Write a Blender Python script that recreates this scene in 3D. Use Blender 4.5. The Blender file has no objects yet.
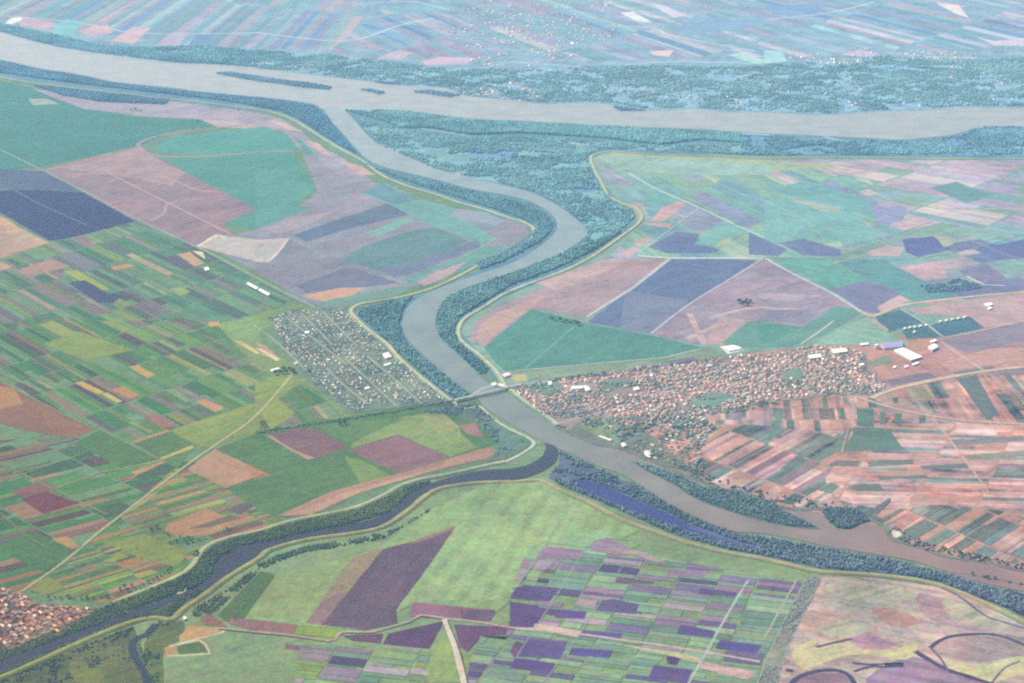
import bpy, bmesh, math, random
import numpy as np
from mathutils import Vector
random.seed(7); RNG = np.random.default_rng(7)
S = bpy.context.scene; COLL = S.collection

# ---------------------------------------------------------------- camera
H, PITCH, F = 2500.0, math.radians(19), 1700.0
cam = bpy.data.cameras.new('camera'); co = bpy.data.objects.new('camera', cam); COLL.objects.link(co); S.camera = co
cam.lens = F * 36 / 1024; cam.clip_start = 1; cam.clip_end = 120000
co.location = (0, 0, H); co.rotation_euler = (math.pi / 2 - PITCH, 0, 0)
CP, SP = math.cos(PITCH), math.sin(PITCH)

def gp(x, y, z=0.0):
    """the spot on the ground plane (height z) that the surveyed picture point shows"""
    u = (x - 512) / F; v = (341.5 - y) / F
    dx, dy, dz = u, CP + v * SP, -SP + v * CP
    t = (z - H) / dz
    return (dx * t, dy * t, z)

# ---------------------------------------------------------------- light, sky, air
w = bpy.data.worlds.new('World'); S.world = w; w.use_nodes = True
nt = w.node_tree; bg = nt.nodes['Background']; sk = nt.nodes.new('ShaderNodeTexSky'); sk.sky_type = 'NISHITA'; sk.sun_disc = False
EL, AZ = math.radians(44), math.radians(-50)
sk.sun_elevation = EL; sk.sun_rotation = AZ
bg.inputs[1].default_value = 0.1; nt.links.new(sk.outputs[0], bg.inputs[0])
sd = bpy.data.lights.new('sun', 'SUN'); so = bpy.data.objects.new('sun', sd); COLL.objects.link(so)
sd.energy = 5; sd.angle = math.radians(.5); sd.color = (1, .95, .87)
so.rotation_euler = Vector((math.sin(AZ) * math.cos(EL), math.cos(AZ) * math.cos(EL), math.sin(EL))).to_track_quat('Z', 'Y').to_euler()
S.view_settings.view_transform = 'Standard'; S.view_settings.look = 'None'; S.view_settings.exposure = 0.75; S.view_settings.gamma = 1
S.cycles.use_denoising = False; S.cycles.pixel_filter_type = 'BLACKMAN_HARRIS'; S.cycles.filter_width = 2.3; S.cycles.max_bounces = 4; S.cycles.volume_bounces = 0

# base colour of a surface from how bright it looks through the measured air (light and the even air removed; leftover haze stays in the colour)
AIR = [(.7607, .0110, 2.2023, .0090), (.8616, .0205, 2.1563, .0194), (.8646, .0315, 2.1511, .0306)]
COR = ((.7172, .1146, .0694, 25.4, .37, 4.2), (.0408, .7629, .2219, 5.9, 10.96, 3.1), (-.0345, .0136, .9183, 28.2, 13.1, 11.0))
def alb(rgb, x, y, lo=.012, hi=.62, gain=1.0):
    r, g, b_ = rgb; f = (683 - y) / 683
    if g < 148 and b_ > g + 8 and r < b_ + 10 and r > g - 14:   # ploughed soil reads greyer than first noted
        k = min(1, (b_ - g - 8) / 20); r, g, b_ = (r - 7 * k, g + 9 * k, b_ - 2 * k) if y < 420 else (r - 1 * k, g + 7 * k, b_ - 10 * k)
    rgb = [k[0] * r + k[1] * g + k[2] * b_ + k[3] + k[4] * f + k[5] * x / 1024 for k in COR]   # eye estimates -> measured swatches
    q = max(0, 1 - math.hypot(x, 683 - y) / 520); rgb = [c - q * k for c, k in zip(rgb, (17, 9, 22))]  # clearer, darker air of the lower left corner put into the colours
    p = gp(x, y); d = math.sqrt(p[0] ** 2 + p[1] ** 2 + H * H) / 1000
    out = []
    for c, (A, s, K, t) in zip(rgb, AIR):
        c /= 255.; l = c / 12.92 if c < .04045 else ((c + .055) / 1.055) ** 2.4
        a = (l - A * (1 - math.exp(-s * d))) / (K * math.exp(-t * d))
        out.append(min(hi, max(lo, a * gain)))
    return out

# ---------------------------------------------------------------- materials
def mat(name):
    m = bpy.data.materials.new(name); m.use_nodes = True
    return m, m.node_tree, m.node_tree.nodes['Principled BSDF']
def nd(t, kind, **kw):
    n = t.nodes.new(kind)
    for k, v in kw.items():
        if k.startswith('i_'): n.inputs[k[2:]].default_value = v
        else: setattr(n, k, v)
    return n
def mth(t, op, a, b=None):
    n = t.nodes.new('ShaderNodeMath'); n.operation = op
    for i, v in enumerate((a, b)):
        if v is None: continue
        if isinstance(v, (int, float)): n.inputs[i].default_value = v
        else: t.links.new(v, n.inputs[i])
    return n.outputs[0]
def land_mat():
    m, t, b = mat('land'); L = t.links
    at = nd(t, 'ShaderNodeAttribute', attribute_name='Col')
    geo = nd(t, 'ShaderNodeNewGeometry'); uv = nd(t, 'ShaderNodeUVMap', uv_map='rows')
    def noise(vec, scale, det, rough=.55):
        mp = nd(t, 'ShaderNodeMapping'); mp.inputs['Scale'].default_value = scale; L.new(vec, mp.inputs[0])
        n = nd(t, 'ShaderNodeTexNoise', i_Scale=1.0, i_Detail=det, i_Roughness=rough); L.new(mp.outputs[0], n.inputs['Vector'])
        return mth(t, 'SUBTRACT', n.outputs[0], .5), mth(t, 'SUBTRACT', nd2(n), .5)
    def nd2(n):
        s = nd(t, 'ShaderNodeSeparateColor'); L.new(n.outputs[1], s.inputs[0]); return s.outputs[2]
    P = geo.outputs['Position']
    big, bigc = noise(P, (1 / 330,) * 3, 5, .6)
    mid, midc = noise(P, (1 / 70,) * 3, 3)
    fine, _ = noise(P, (1 / 14,) * 3, 2)
    g1 = nd(t, 'ShaderNodeTexNoise', i_Scale=1 / 24, i_Detail=2.0); L.new(P, g1.inputs['Vector']); g2 = nd(t, 'ShaderNodeSeparateColor'); L.new(g1.outputs[1], g2.inputs[0])
    row, rowc = noise(uv.outputs[0], (1 / 520, 1 / 34, 1), 4, .6)
    mo = at.outputs['Alpha']
    f = mth(t, 'ADD', mth(t, 'MULTIPLY', mth(t, 'MULTIPLY', big, mo), 2.0), 1.0)
    f = mth(t, 'ADD', f, mth(t, 'MULTIPLY', mth(t, 'MULTIPLY', row, mo), 1.7))
    f = mth(t, 'ADD', f, mth(t, 'MULTIPLY', mid, mth(t, 'ADD', mth(t, 'MULTIPLY', mo, .7), .25)))
    f = mth(t, 'ADD', f, mth(t, 'MULTIPLY', fine, .75))
    hue = mth(t, 'MULTIPLY', mth(t, 'ADD', mth(t, 'MULTIPLY', bigc, 1.2), mth(t, 'MULTIPLY', midc, .5)), mo)
    sp = nd(t, 'ShaderNodeSeparateColor'); L.new(at.outputs['Color'], sp.inputs[0])
    cb = nd(t, 'ShaderNodeCombineColor')
    for i, k in enumerate((.75, -.1, -.5)):
        L.new(mth(t, 'MULTIPLY', mth(t, 'MULTIPLY', sp.outputs[i], f), mth(t, 'ADD', mth(t, 'ADD', mth(t, 'MULTIPLY', hue, k), mth(t, 'MULTIPLY', mth(t, 'SUBTRACT', g2.outputs[i], .5), .7)), 1.0)), cb.inputs[i])
    L.new(cb.outputs[0], b.inputs['Base Color']); b.inputs['Roughness'].default_value = 1; b.inputs['Specular IOR Level'].default_value = .05
    return m
LAND = land_mat()
def water_mat():
    m, t, b = mat('water'); L = t.links
    at = nd(t, 'ShaderNodeAttribute', attribute_name='Col'); geo = nd(t, 'ShaderNodeNewGeometry')
    n = nd(t, 'ShaderNodeTexNoise', i_Scale=1 / 160, i_Detail=4.0); L.new(geo.outputs['Position'], n.inputs['Vector'])
    mx = nd(t, 'ShaderNodeVectorMath', operation='SCALE'); L.new(at.outputs['Color'], mx.inputs[0])
    L.new(mth(t, 'ADD', mth(t, 'MULTIPLY', n.outputs[0], .8), .6), mx.inputs['Scale'])
    L.new(mx.outputs[0], b.inputs['Base Color']); b.inputs['Roughness'].default_value = .25; b.inputs['IOR'].default_value = 1.33; b.inputs['Specular IOR Level'].default_value = .28
    n2 = nd(t, 'ShaderNodeTexNoise', i_Scale=1 / 12, i_Detail=3.0); L.new(geo.outputs['Position'], n2.inputs['Vector'])
    bp = nd(t, 'ShaderNodeBump', i_Strength=.25, i_Distance=1.0); L.new(n2.outputs[0], bp.inputs['Height']); L.new(bp.outputs[0], b.inputs['Normal'])
    return m
WATER = water_mat()
def leaf_mat():
    m, t, b = mat('foliage'); L = t.links
    at = nd(t, 'ShaderNodeAttribute', attribute_name='Col'); geo = nd(t, 'ShaderNodeNewGeometry')
    n = nd(t, 'ShaderNodeTexNoise', i_Scale=1 / 4, i_Detail=3.0); L.new(geo.outputs['Position'], n.inputs['Vector'])
    mx = nd(t, 'ShaderNodeVectorMath', operation='SCALE'); L.new(at.outputs['Color'], mx.inputs[0])
    L.new(mth(t, 'ADD', mth(t, 'MULTIPLY', n.outputs[0], 1.0), .5), mx.inputs['Scale'])
    L.new(mx.outputs[0], b.inputs['Base Color']); b.inputs['Roughness'].default_value = .9; b.inputs['Specular IOR Level'].default_value = .1
    return m
LEAF = leaf_mat()
_plain = {}
def plain(name, col, rough=.8, var=.3, sc=.5):
    if name in _plain: return _plain[name]
    m, t, b = mat(name); L = t.links
    n = nd(t, 'ShaderNodeTexNoise', i_Scale=sc, i_Detail=4.0); geo = nd(t, 'ShaderNodeNewGeometry'); L.new(geo.outputs['Position'], n.inputs['Vector'])
    mx = nd(t, 'ShaderNodeVectorMath', operation='SCALE'); mx.inputs[0].default_value = col
    L.new(mth(t, 'ADD', mth(t, 'MULTIPLY', n.outputs[0], var * 2), 1 - var), mx.inputs['Scale'])
    L.new(mx.outputs[0], b.inputs['Base Color']); b.inputs['Roughness'].default_value = rough
    _plain[name] = m; return m
def attr_mat(name, rough=.85):
    m, t, b = mat(name); at = nd(t, 'ShaderNodeAttribute', attribute_name='Col'); n = nd(t, 'ShaderNodeTexNoise', i_Scale=.6, i_Detail=3.0)
    geo = nd(t, 'ShaderNodeNewGeometry'); t.links.new(geo.outputs['Position'], n.inputs['Vector'])
    mx = nd(t, 'ShaderNodeVectorMath', operation='SCALE'); t.links.new(at.outputs['Color'], mx.inputs[0])
    t.links.new(mth(t, 'ADD', mth(t, 'MULTIPLY', n.outputs[0], .6), .7), mx.inputs['Scale'])
    t.links.new(mx.outputs[0], b.inputs['Base Color']); b.inputs['Roughness'].default_value = rough
    return m
MASON = attr_mat('masonry')

# ---------------------------------------------------------------- mesh helpers
def tag(o, label=None, cat=None, group=None, kind=None):
    for k, v in (('label', label), ('category', cat), ('group', group), ('kind', kind)):
        if v: o[k] = v
    return o
def mesh_obj(name, verts, faces, m, cols=None, uvs=None, parent=None, kind=None):
    me = bpy.data.meshes.new(name); me.from_pydata(verts, [], faces)
    if cols is not None:
        a = me.attributes.new('Col', 'FLOAT_COLOR', 'FACE')
        a.data.foreach_set('color', np.asarray(cols, np.float32).ravel())
    if uvs is not None:
        l = me.uv_layers.new(name='rows'); l.data.foreach_set('uv', np.asarray(uvs, np.float32).ravel())
    me.materials.append(m)
    o = bpy.data.objects.new(name, me); COLL.objects.link(o)
    if parent: o.parent = parent
    if kind: o['kind'] = kind
    return o
OX = {'1': 0, '2': 255, '3': 510, '4': 764}; OY = {'A': 0, 'B': 170, 'C': 340, 'D': 508}
def pts(s):
    """'C2 10,20 30,40' : survey points in sheet C2 (quarter-pixel sheets) or, with no sheet letter, in the full picture"""
    out = []; ox = oy = 0; k = 1.0
    for tok in s.split():
        if tok[0] in 'ABCD': ox, oy, k = OX[tok[1]], OY[tok[0]], .2562; continue
        if tok[0] == 'F': ox, oy, k = 0, 0, 1.0; continue
        a, b = tok.split(','); out.append((ox + float(a) * k, oy + float(b) * k))
    return out
def smooth(p, closed=True, n=4):
    q = []; m = len(p)
    for i in range(m if closed else m - 1):
        g = (lambda j: p[j % m]) if closed else (lambda j: p[min(max(j, 0), m - 1)])
        p0, p1, p2, p3 = g(i - 1), g(i), g(i + 1), g(i + 2)
        for k in range(n):
            t = k / n
            q.append(tuple(.5 * (2 * p1[c] + (p2[c] - p0[c]) * t + (2 * p0[c] - 5 * p1[c] + 4 * p2[c] - p3[c]) * t * t + (3 * p1[c] - p0[c] - 3 * p2[c] + p3[c]) * t ** 3) for c in (0, 1)))
    if not closed: q.append(p[-1])
    return q
_levels = []
def level(p, extra=0):
    """each sheet lies a few centimetres above whatever sheet it covers"""
    xs = [a[0] for a in p]; ys = [a[1] for a in p]; bb = (min(xs), min(ys), max(xs), max(ys)); z = 0
    for (b, l) in _levels:
        if b[0] < bb[2] and b[2] > bb[0] and b[1] < bb[3] and b[3] > bb[1] and l > z: z = l
    _levels.append((bb, z + 1 + extra)); return (z + 1) * .02
def uvof(verts, u):
    return [(a[0] * u[0] + a[1] * u[1], -a[0] * u[1] + a[1] * u[0]) for a in verts]
def udir(x, y, e):
    a, b = gp(x, y), gp(x + e[0], y + e[1]); d = (b[0] - a[0], b[1] - a[1]); n = math.hypot(*d) or 1
    return (d[0] / n, d[1] / n)
def rough_edge(p, amt, step=6):
    q = []
    for i in range(len(p)):
        a, b = p[i], p[(i + 1) % len(p)]; n = max(1, int(math.hypot(b[0] - a[0], b[1] - a[1]) / step))
        for k in range(n):
            t = k / n; q.append((a[0] + (b[0] - a[0]) * t + random.uniform(-amt, amt), a[1] + (b[1] - a[1]) * t + random.uniform(-amt, amt) * .5))
    return q
def poly(s, rgb, mott=.45, e=(1, -.3), name='field', sm=False, rag=.32, m=None, gain=1.0, lo=.012, z=None):
    p = pts(s) if isinstance(s, str) else s
    cx = sum(a[0] for a in p) / len(p); cy = sum(a[1] for a in p) / len(p)
    if sm: p = smooth(p)
    if rag and not sm and m is None: p = rough_edge(p, rag)
    if z is None: z = level(p)
    v = [gp(a, b, z) for a, b in p]
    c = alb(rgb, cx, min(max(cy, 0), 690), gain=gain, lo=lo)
    return mesh_obj(name, v, [list(range(len(v)))[::-1]] , m or LAND, [(*c, mott)], uvof(v[::-1], udir(cx, cy, e)), kind='structure')
def clip(sub, cl):
    out = sub
    for i in range(len(cl)):
        a, b = cl[i], cl[(i + 1) % len(cl)]; inp = out; out = []
        if not inp: break
        ins = lambda q: (b[0] - a[0]) * (q[1] - a[1]) - (b[1] - a[1]) * (q[0] - a[0]) >= 0
        for k in range(len(inp)):
            p, q = inp[k - 1], inp[k]; ip, iq = ins(p), ins(q)
            if ip != iq:
                d1 = (b[0] - a[0]) * (p[1] - a[1]) - (b[1] - a[1]) * (p[0] - a[0]); d2 = (b[0] - a[0]) * (q[1] - a[1]) - (b[1] - a[1]) * (q[0] - a[0])
                t = d1 / (d1 - d2); out.append((p[0] + (q[0] - p[0]) * t, p[1] + (q[1] - p[1]) * t))
            if iq: out.append(q)
    return out
def fill(s, o, e1, e2, pal, gap=.06, mott=.35, skip=.06, wv=.65, lv=.25, jit=10, seed=1, name='field', merge=0.0):
    """a quarter of the land cut into strip fields: e1 = one plot's length, e2 = one plot's width (picture vectors at o)"""
    R = random.Random(seed); p = pts(s); zl = level(p)
    reg = [gp(*a)[:2] for a in p]; A = gp(*o); U = gp(o[0] + e1[0], o[1] + e1[1]); V = gp(o[0] + e2[0], o[1] + e2[1])
    U = (U[0] - A[0], U[1] - A[1]); V = (V[0] - A[0], V[1] - A[1]); D = U[0] * V[1] - U[1] * V[0]
    st = [(((q[0] - A[0]) * V[1] - (q[1] - A[1]) * V[0]) / D, (U[0] * (q[1] - A[1]) - U[1] * (q[0] - A[0])) / D) for q in reg]
    i0, i1 = min(a[0] for a in st), max(a[0] for a in st); j0, j1 = min(a[1] for a in st), max(a[1] for a in st)
    tot = sum(a for a, _ in pal); verts, faces, cols, uvs = [], [], [], []
    ul = math.hypot(*U); ud = (U[0] / ul, U[1] / ul)
    x = i0 - R.random()
    while x < i1:
        dx = R.uniform(1 - lv, 1 + lv * 1.3); y = j0 - R.random()
        while y < j1:
            dy = R.uniform(1 - wv, 1 + wv)
            if R.random() < merge: dy *= 2.2
            if R.random() > skip:
                g = gap; sh = R.uniform(0, .12)
                xa, xb = x + g * .12 + sh * .25, x + dx - g * .12 - R.uniform(0, .03)
                if R.random() < .15: xb = x + dx * R.uniform(.45, .8)
                quad = [(xa, y + g), (xb, y + g), (xb, y + dy), (xa, y + dy)]
                k = clip(st, quad)
                if len(k) >= 3:
                    r = R.uniform(0, tot)
                    for wgt, rgb in pal:
                        r -= wgt
                        if r <= 0: break
                    jb = R.uniform(-jit, jit); rgb = [min(255, max(0, c + jb + R.uniform(-jit, jit) * .4)) for c in rgb]
                    vv = [(A[0] + a * U[0] + b * V[0], A[1] + a * U[1] + b * V[1]) for a, b in k]
                    cx = sum(a[0] for a in vv) / len(vv); cy = sum(a[1] for a in vv) / len(vv)
                    # picture height of the plot (for the air correction)
                    th = math.atan2(H, math.hypot(cx, cy)); py = 341.5 + F * math.tan(th - PITCH)
                    b0 = len(verts); verts += [(a, b, zl) for a, b in vv]
                    ar = sum(vv[i - 1][0] * vv[i][1] - vv[i][0] * vv[i - 1][1] for i in range(len(vv)))
                    idx = list(range(b0, len(verts)))
                    if ar < 0: idx.reverse()
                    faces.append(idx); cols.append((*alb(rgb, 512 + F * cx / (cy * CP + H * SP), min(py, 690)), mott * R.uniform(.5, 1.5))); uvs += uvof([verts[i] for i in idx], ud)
            y += dy
        x += dx
    return mesh_obj(name, verts, faces, LAND, cols, uvs, kind='structure')
def ribbon(s, wd, rgb, name='road', sm=True, h=0.0, base=None, side=None, mott=.25, m=None):
    """a strip of width wd metres; h > 0 makes it an embankment with sloping sides"""
    p = pts(s) if isinstance(s, str) else s
    if sm: p = smooth(p, False)
    z = level(p); g = [Vector(gp(*a)[:2]) for a in p]; n = len(g); verts, faces, cols = [], [], []
    base = base or wd
    for i in range(n):
        d = (g[min(i + 1, n - 1)] - g[max(i - 1, 0)]).normalized(); q = Vector((-d.y, d.x)); k = random.uniform(.85, 1.15) if not h else 1
        if h: row = [(base / 2, z), (wd / 2, z + h), (-wd / 2, z + h), (-base / 2, z)]
        else: row = [(wd / 2 * k, z), (-wd / 2 * k, z)]
        verts += [(g[i].x + q.x * a, g[i].y + q.y * a, b) for a, b in row]
    r = 4 if h else 2
    for i in range(n - 1):
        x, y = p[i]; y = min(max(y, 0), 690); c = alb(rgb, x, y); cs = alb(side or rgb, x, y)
        for k in range(r - 1):
            faces.append([i * r + k, i * r + k + 1, (i + 1) * r + k + 1, (i + 1) * r + k][::-1]); cols.append((*(c if (r == 2 or k == 1) else cs), mott))
    uvs = [(verts[i][0], verts[i][1]) for f in faces for i in f]
    o = mesh_obj(name, verts, faces, m or LAND, cols, uvs, kind='structure')
    fix = o.data.polygons[0].normal.z
    if fix < 0: o.data.flip_normals()
    return o
def inside(px, py, poly_):
    r = np.zeros(len(px), bool); n = len(poly_)
    for i in range(n):
        x1, y1 = poly_[i - 1]; x2, y2 = poly_[i]
        if y1 == y2: continue
        c = ((y1 > py) != (y2 > py)) & (px < (x2 - x1) * (py - y1) / (y2 - y1) + x1); r ^= c
    return r
_G = RNG.uniform(-1, 1, (256, 256))
def vn(x, y, sc):
    a, b = x / sc, y / sc; i, j = np.floor(a).astype(int), np.floor(b).astype(int); u, v = a - i, b - j; u = u * u * (3 - 2 * u); v = v * v * (3 - 2 * v)
    g = lambda p, q: _G[p & 255, q & 255]
    return (g(i, j) * (1 - u) + g(i + 1, j) * u) * (1 - v) + (g(i, j + 1) * (1 - u) + g(i + 1, j + 1) * u) * v
def drifts(x, y, clump, n):
    return vn(x, y, 170) + .7 * vn(x + 900, y, 65) + .4 * vn(x, y + 777, 27) + RNG.normal(0, .2, n) > (clump - .5) * 1.7
STREETS = []
def off_streets(x, y, d):
    k = np.ones(len(x), bool)
    for a, b in STREETS:
        ab = (b[0] - a[0], b[1] - a[1]); t = np.clip(((x - a[0]) * ab[0] + (y - a[1]) * ab[1]) / (ab[0] ** 2 + ab[1] ** 2 + 1e-9), 0, 1)
        k &= np.hypot(x - a[0] - t * ab[0], y - a[1] - t * ab[1]) > d
    return k
def scatter(s, spacing, excl=()):
    p = [gp(*a)[:2] for a in (pts(s) if isinstance(s, str) else s)]
    xs = [a[0] for a in p]; ys = [a[1] for a in p]; n = int((max(xs) - min(xs)) * (max(ys) - min(ys)) / spacing ** 2)
    x = RNG.uniform(min(xs), max(xs), n); y = RNG.uniform(min(ys), max(ys), n); k = inside(x, y, p)
    for e in excl: k &= ~inside(x, y, [gp(*a)[:2] for a in pts(e)])
    return x[k], y[k]
def ico(sub, seed, squash=.8, amp=.3):
    bm = bmesh.new(); bmesh.ops.create_icosphere(bm, subdivisions=sub, radius=1); R = random.Random(seed)
    for v in bm.verts: v.co *= R.uniform(1 - amp, 1 + amp); v.co.z = v.co.z * squash + squash * .75
    V = np.array([v.co[:] for v in bm.verts], np.float32); Fc = np.array([[v.index for v in f.verts] for f in bm.faces], np.int32); bm.free(); return V, Fc
CROWN = [ico(2, k) for k in range(6)]; CROWN_FAR = [ico(1, k, .9, .25) for k in range(6)]
def stamp(name, templ, x, y, rad, hgt, cols, m, z=0.0, rot=None, facecol=None):
    """many small solid shapes gathered in ONE mesh (only for masses nobody could count)"""
    n = len(x); pick = RNG.integers(0, len(templ), n); VS, FS, CS, off = [], [], [], 0
    rot = RNG.uniform(0, 6.28, n) if rot is None else rot
    for k, (V, Fc) in enumerate(templ):
        i = np.where(pick == k)[0]
        if not len(i): continue
        c, s_ = np.cos(rot[i])[:, None], np.sin(rot[i])[:, None]
        vx = V[None, :, 0] * rad[i, None]; vy = V[None, :, 1] * rad[i, None]
        P = np.stack([x[i, None] + vx * c - vy * s_, y[i, None] + vx * s_ + vy * c, z + V[None, :, 2] * hgt[i, None]], -1)
        VS.append(P.reshape(-1, 3)); f = Fc[None] + (np.arange(len(i)) * len(V))[:, None, None] + off; FS.append(f.reshape(-1, 3)); off += len(i) * len(V)
        if facecol is None: CS.append(np.repeat(cols[i], len(Fc), 0))
        else: CS.append(facecol(i, len(Fc)))
    V = np.concatenate(VS); Fc = np.concatenate(FS); C = np.concatenate(CS)
    me = bpy.data.meshes.new(name); me.vertices.add(len(V)); me.vertices.foreach_set('co', V.astype(np.float32).ravel())
    me.loops.add(len(Fc) * 3); me.loops.foreach_set('vertex_index', Fc.ravel().astype(np.int32))
    me.polygons.add(len(Fc)); me.polygons.foreach_set('loop_start', np.arange(0, len(Fc) * 3, 3, dtype=np.int32))
    a = me.attributes.new('Col', 'FLOAT_COLOR', 'FACE'); a.data.foreach_set('color', np.c_[C, np.ones(len(C))].astype(np.float32).ravel())
    me.update(calc_edges=True); me.materials.append(m)
    o = bpy.data.objects.new(name, me); COLL.objects.link(o); return o
WOODS = []
def wood(s, rgb, spacing=13, size=7.5, hgt=13, excl=(), far=False, floor=True, cover=1.0, gain=1.75, name='woodland', var=.11, fl=None, clump=0.0):
    p = pts(s); cx = sum(a[0] for a in p) / len(p); cy = sum(a[1] for a in p) / len(p)
    if floor: poly(s, fl or [c * .93 for c in rgb], .6, name='woodland_floor', rag=.8)
    spacing *= .64; size *= .56; hgt *= .85
    if far: gain *= 1.05; var = .08; spacing *= 1.15; size *= 1.2
    x, y = scatter(s, spacing, excl)
    if clump:   # bushes gather in drifts
        k = drifts(x, y, clump, len(x)); x, y = x[k], y[k]
    n = len(x)
    if not n: return
    c = np.array(alb(rgb, cx, cy, lo=.02, hi=.3, gain=gain)); v = np.exp(RNG.normal(0, var, n))[:, None]
    big = (1 + .3 * vn(x, y, 210) + .22 * vn(y, x, 60))[:, None]
    tint = 1 + RNG.normal(0, .12, (n, 3)); cols = np.clip(c[None] * v * tint * big, .006, .4)
    r = size * RNG.uniform(.6, 1.35, n); h = hgt / 1.5 * RNG.uniform(.6, 1.25, n)
    WOODS.append(n)
    o = stamp(name, CROWN_FAR if far else CROWN, x, y, r, h, cols, LEAF); o['kind'] = 'stuff'; return o
# ================================================================ LAND
gm = mesh_obj('ground', [(-45000, -3000, -.3), (45000, -3000, -.3), (45000, 60000, -.3), (-45000, 60000, -.3)], [(0, 1, 2, 3)], LAND, [(.10, .15, .07, .5)],
              [(-45000, -3000), (45000, -3000), (45000, 60000), (-45000, 60000)], kind='structure')
# broad zones
poly('F -140,40 0,77 64,86 141,96 218,104 281,114 340,148 383,176 460,203 523,222 534,230 520,247 485,262 434,288 383,300 351,310 388,345 452,401 480,407 510,427 534,444 505,462 419,480 357,508 260,531 200,554 179,576 113,603 0,650 -160,700', (112,158,118), .5, name='field')
poly('F 0,677 64,650 154,618 184,609 230,576 306,540 383,527 434,491 486,482 541,481 612,515 694,545 820,572 938,585 1024,622 1180,680 1180,800 -120,800 -120,700', (128,170,114), .45, name='field')
poly('F 512,389 557,378 664,364 760,352 840,342 940,330 1024,320 1180,305 1180,600 1024,572 938,555 860,522 770,503 690,478 600,446 557,427 524,401', (198,150,132), .6, name='field')
poly('F 1180,159 764,158 664,154 607,151 591,158 600,180 620,203 637,212 637,224 607,247 561,272 510,291 480,309 458,329 467,346 498,376 512,390 557,378 664,364 840,342 1024,320 1180,305', (130,172,148), .5, name='field')
poly('F -160,30 0,78 141,97 281,115 383,177 530,228 515,250 440,290 350,310 452,401 500,376 458,329 480,309 561,272 637,224 600,180 591,158 607,151 664,154 1180,160 1180,100 -160,20', (98,148,158), .6, name='field')
poly('F -200,34 60,48 150,60 260,68 400,84 515,100 643,110 740,112 825,115 930,110 1024,108 1200,100 1200,-75 -200,-75', (136,170,184), .7, name='field', e=(1, -.6))

# ---- far bank: strip fields on the plateau
FAR = [(4, (134,170,184)), (4, (154,162,184)), (3, (172,160,182)), (5, (124,172,178)), (2, (118,156,186)), (1, (154,186,190)), (1, (186,166,180))]
fill('F -160,-30 0,-40 420,-40 400,0 330,50 250,48 180,45 120,36 60,30 0,20 -160,-5', (150,20), (64,-42), (5.5,.6), FAR, seed=3, mott=.4, jit=9)
fill('F 420,-40 1150,-60 1150,20 960,52 850,56 700,58 560,62 520,50 470,58 400,60 330,52 390,0', (700,30), (66,20), (5.5,-1.5), FAR + [(4, (134,172,182)), (4, (158,168,186)), (2, (188,182,192))], seed=4, mott=.6, jit=8, skip=.1)
for s, c in (('A1 300,120 420,95 440,130 350,140', (222,172,190)), ('A1 430,160 520,105 590,110 520,170', (222,176,190)), ('A1 600,180 680,120 740,125 690,190', (190,170,195)), ('A1 60,70 100,65 240,95 180,115 80,100', (214,168,190)),
             ('A1 210,100 260,70 320,80 290,140 210,135', (130,190,195)), ('A1 730,180 770,130 850,135 800,180', (120,152,182)), ('A2 470,230 560,195 620,205 560,235', (205,175,195)), ('A2 650,240 720,222 860,225 830,250 670,255', (216,176,200)),
             ('A3 540,200 640,195 620,222 560,215', (238,196,200)), ('A3 430,50 480,45 560,90 500,85', (235,215,225)), ('A3 540,10 600,20 690,60 640,70', (225,195,215)), ('A3 850,215 900,205 1015,240 960,248', (176,214,200)),
             ('A4 670,10 760,20 800,70 740,50', (240,208,210)), ('A4 300,215 370,195 440,205 430,222', (212,180,205)), ('A4 0,25 200,15 240,45 40,60', (128,160,190)), ('A4 820,140 900,160 1015,150 1015,180 900,178', (214,190,205)), ('A2 520,30 760,20 800,30 640,50 560,60', (130,176,190)),
             ('A3 640,120 720,60 900,80 1015,60 1015,90 850,120 700,135', (132,168,190)), ('A4 0,195 70,200 90,240 0,250', (160,210,205))):
    poly(s, c, .4)
poly('A1 20,90 45,72 85,65 88,78 45,95', (245,232,228), .2, name='sand_bank')
for s in ('A1 0,60 300,88 560,130 1015,128', 'A2 0,125 350,160 560,100 700,70', 'A2 380,20 600,5 760,40', 'A3 0,240 330,260 640,240 1015,250', 'A4 0,78 250,50 430,8', 'A4 480,205 640,220 830,225', 'A3 370,100 560,110 640,140 960,200'):
    ribbon(s, 28, (205,205,220), mott=.1)

# ---- left plain, upper
poly('F -120,70 0,81 31,88 59,100 87,107 133,117 202,120 218,125 190,129 170,133 139,146 50,165 0,172 -120,190', (82,152,140), .35)
poly('F 33,89 102,97 179,102 260,113 281,119 301,131 316,145 340,156 366,176 339,176 316,160 293,139 268,127 218,125 200,119 138,116 87,107 59,100', (172,158,172), .6)
for s, c in (('A2 200,545 250,560 300,610 260,600', (218,170,165)), ('A2 60,470 130,485 190,515 120,505', (214,176,175)), ('A1 780,465 900,475 1015,490 1015,505 850,495', (204,172,172)), ('A1 110,385 180,385 230,405 130,410', (165,180,165)),
             ('A2 330,625 420,650 470,683 400,683', (210,165,165)), ('A1 250,395 450,410 700,420 760,450 520,445 330,425', (172,160,178))):
    poly(s, c, .4)
poly('F 154,146 174,136 210,132 260,127 283,131 303,141 318,158 303,150 255,152 212,155 160,153', (88,168,148), .3)
poly('F 160,156 212,157 258,153 292,152 302,165 316,189 300,200 278,221 255,229 223,224 256,209 222,191 185,172', (84,160,140), .3)
poly('F -30,175 46,168 138,147 162,160 185,172 222,191 256,209 223,224 235,235 215,236 196,245', (160,136,146), .6)
poly('F 60,168 138,148 160,160 185,173 172,186 120,176', (184,150,156), .5)
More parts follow.
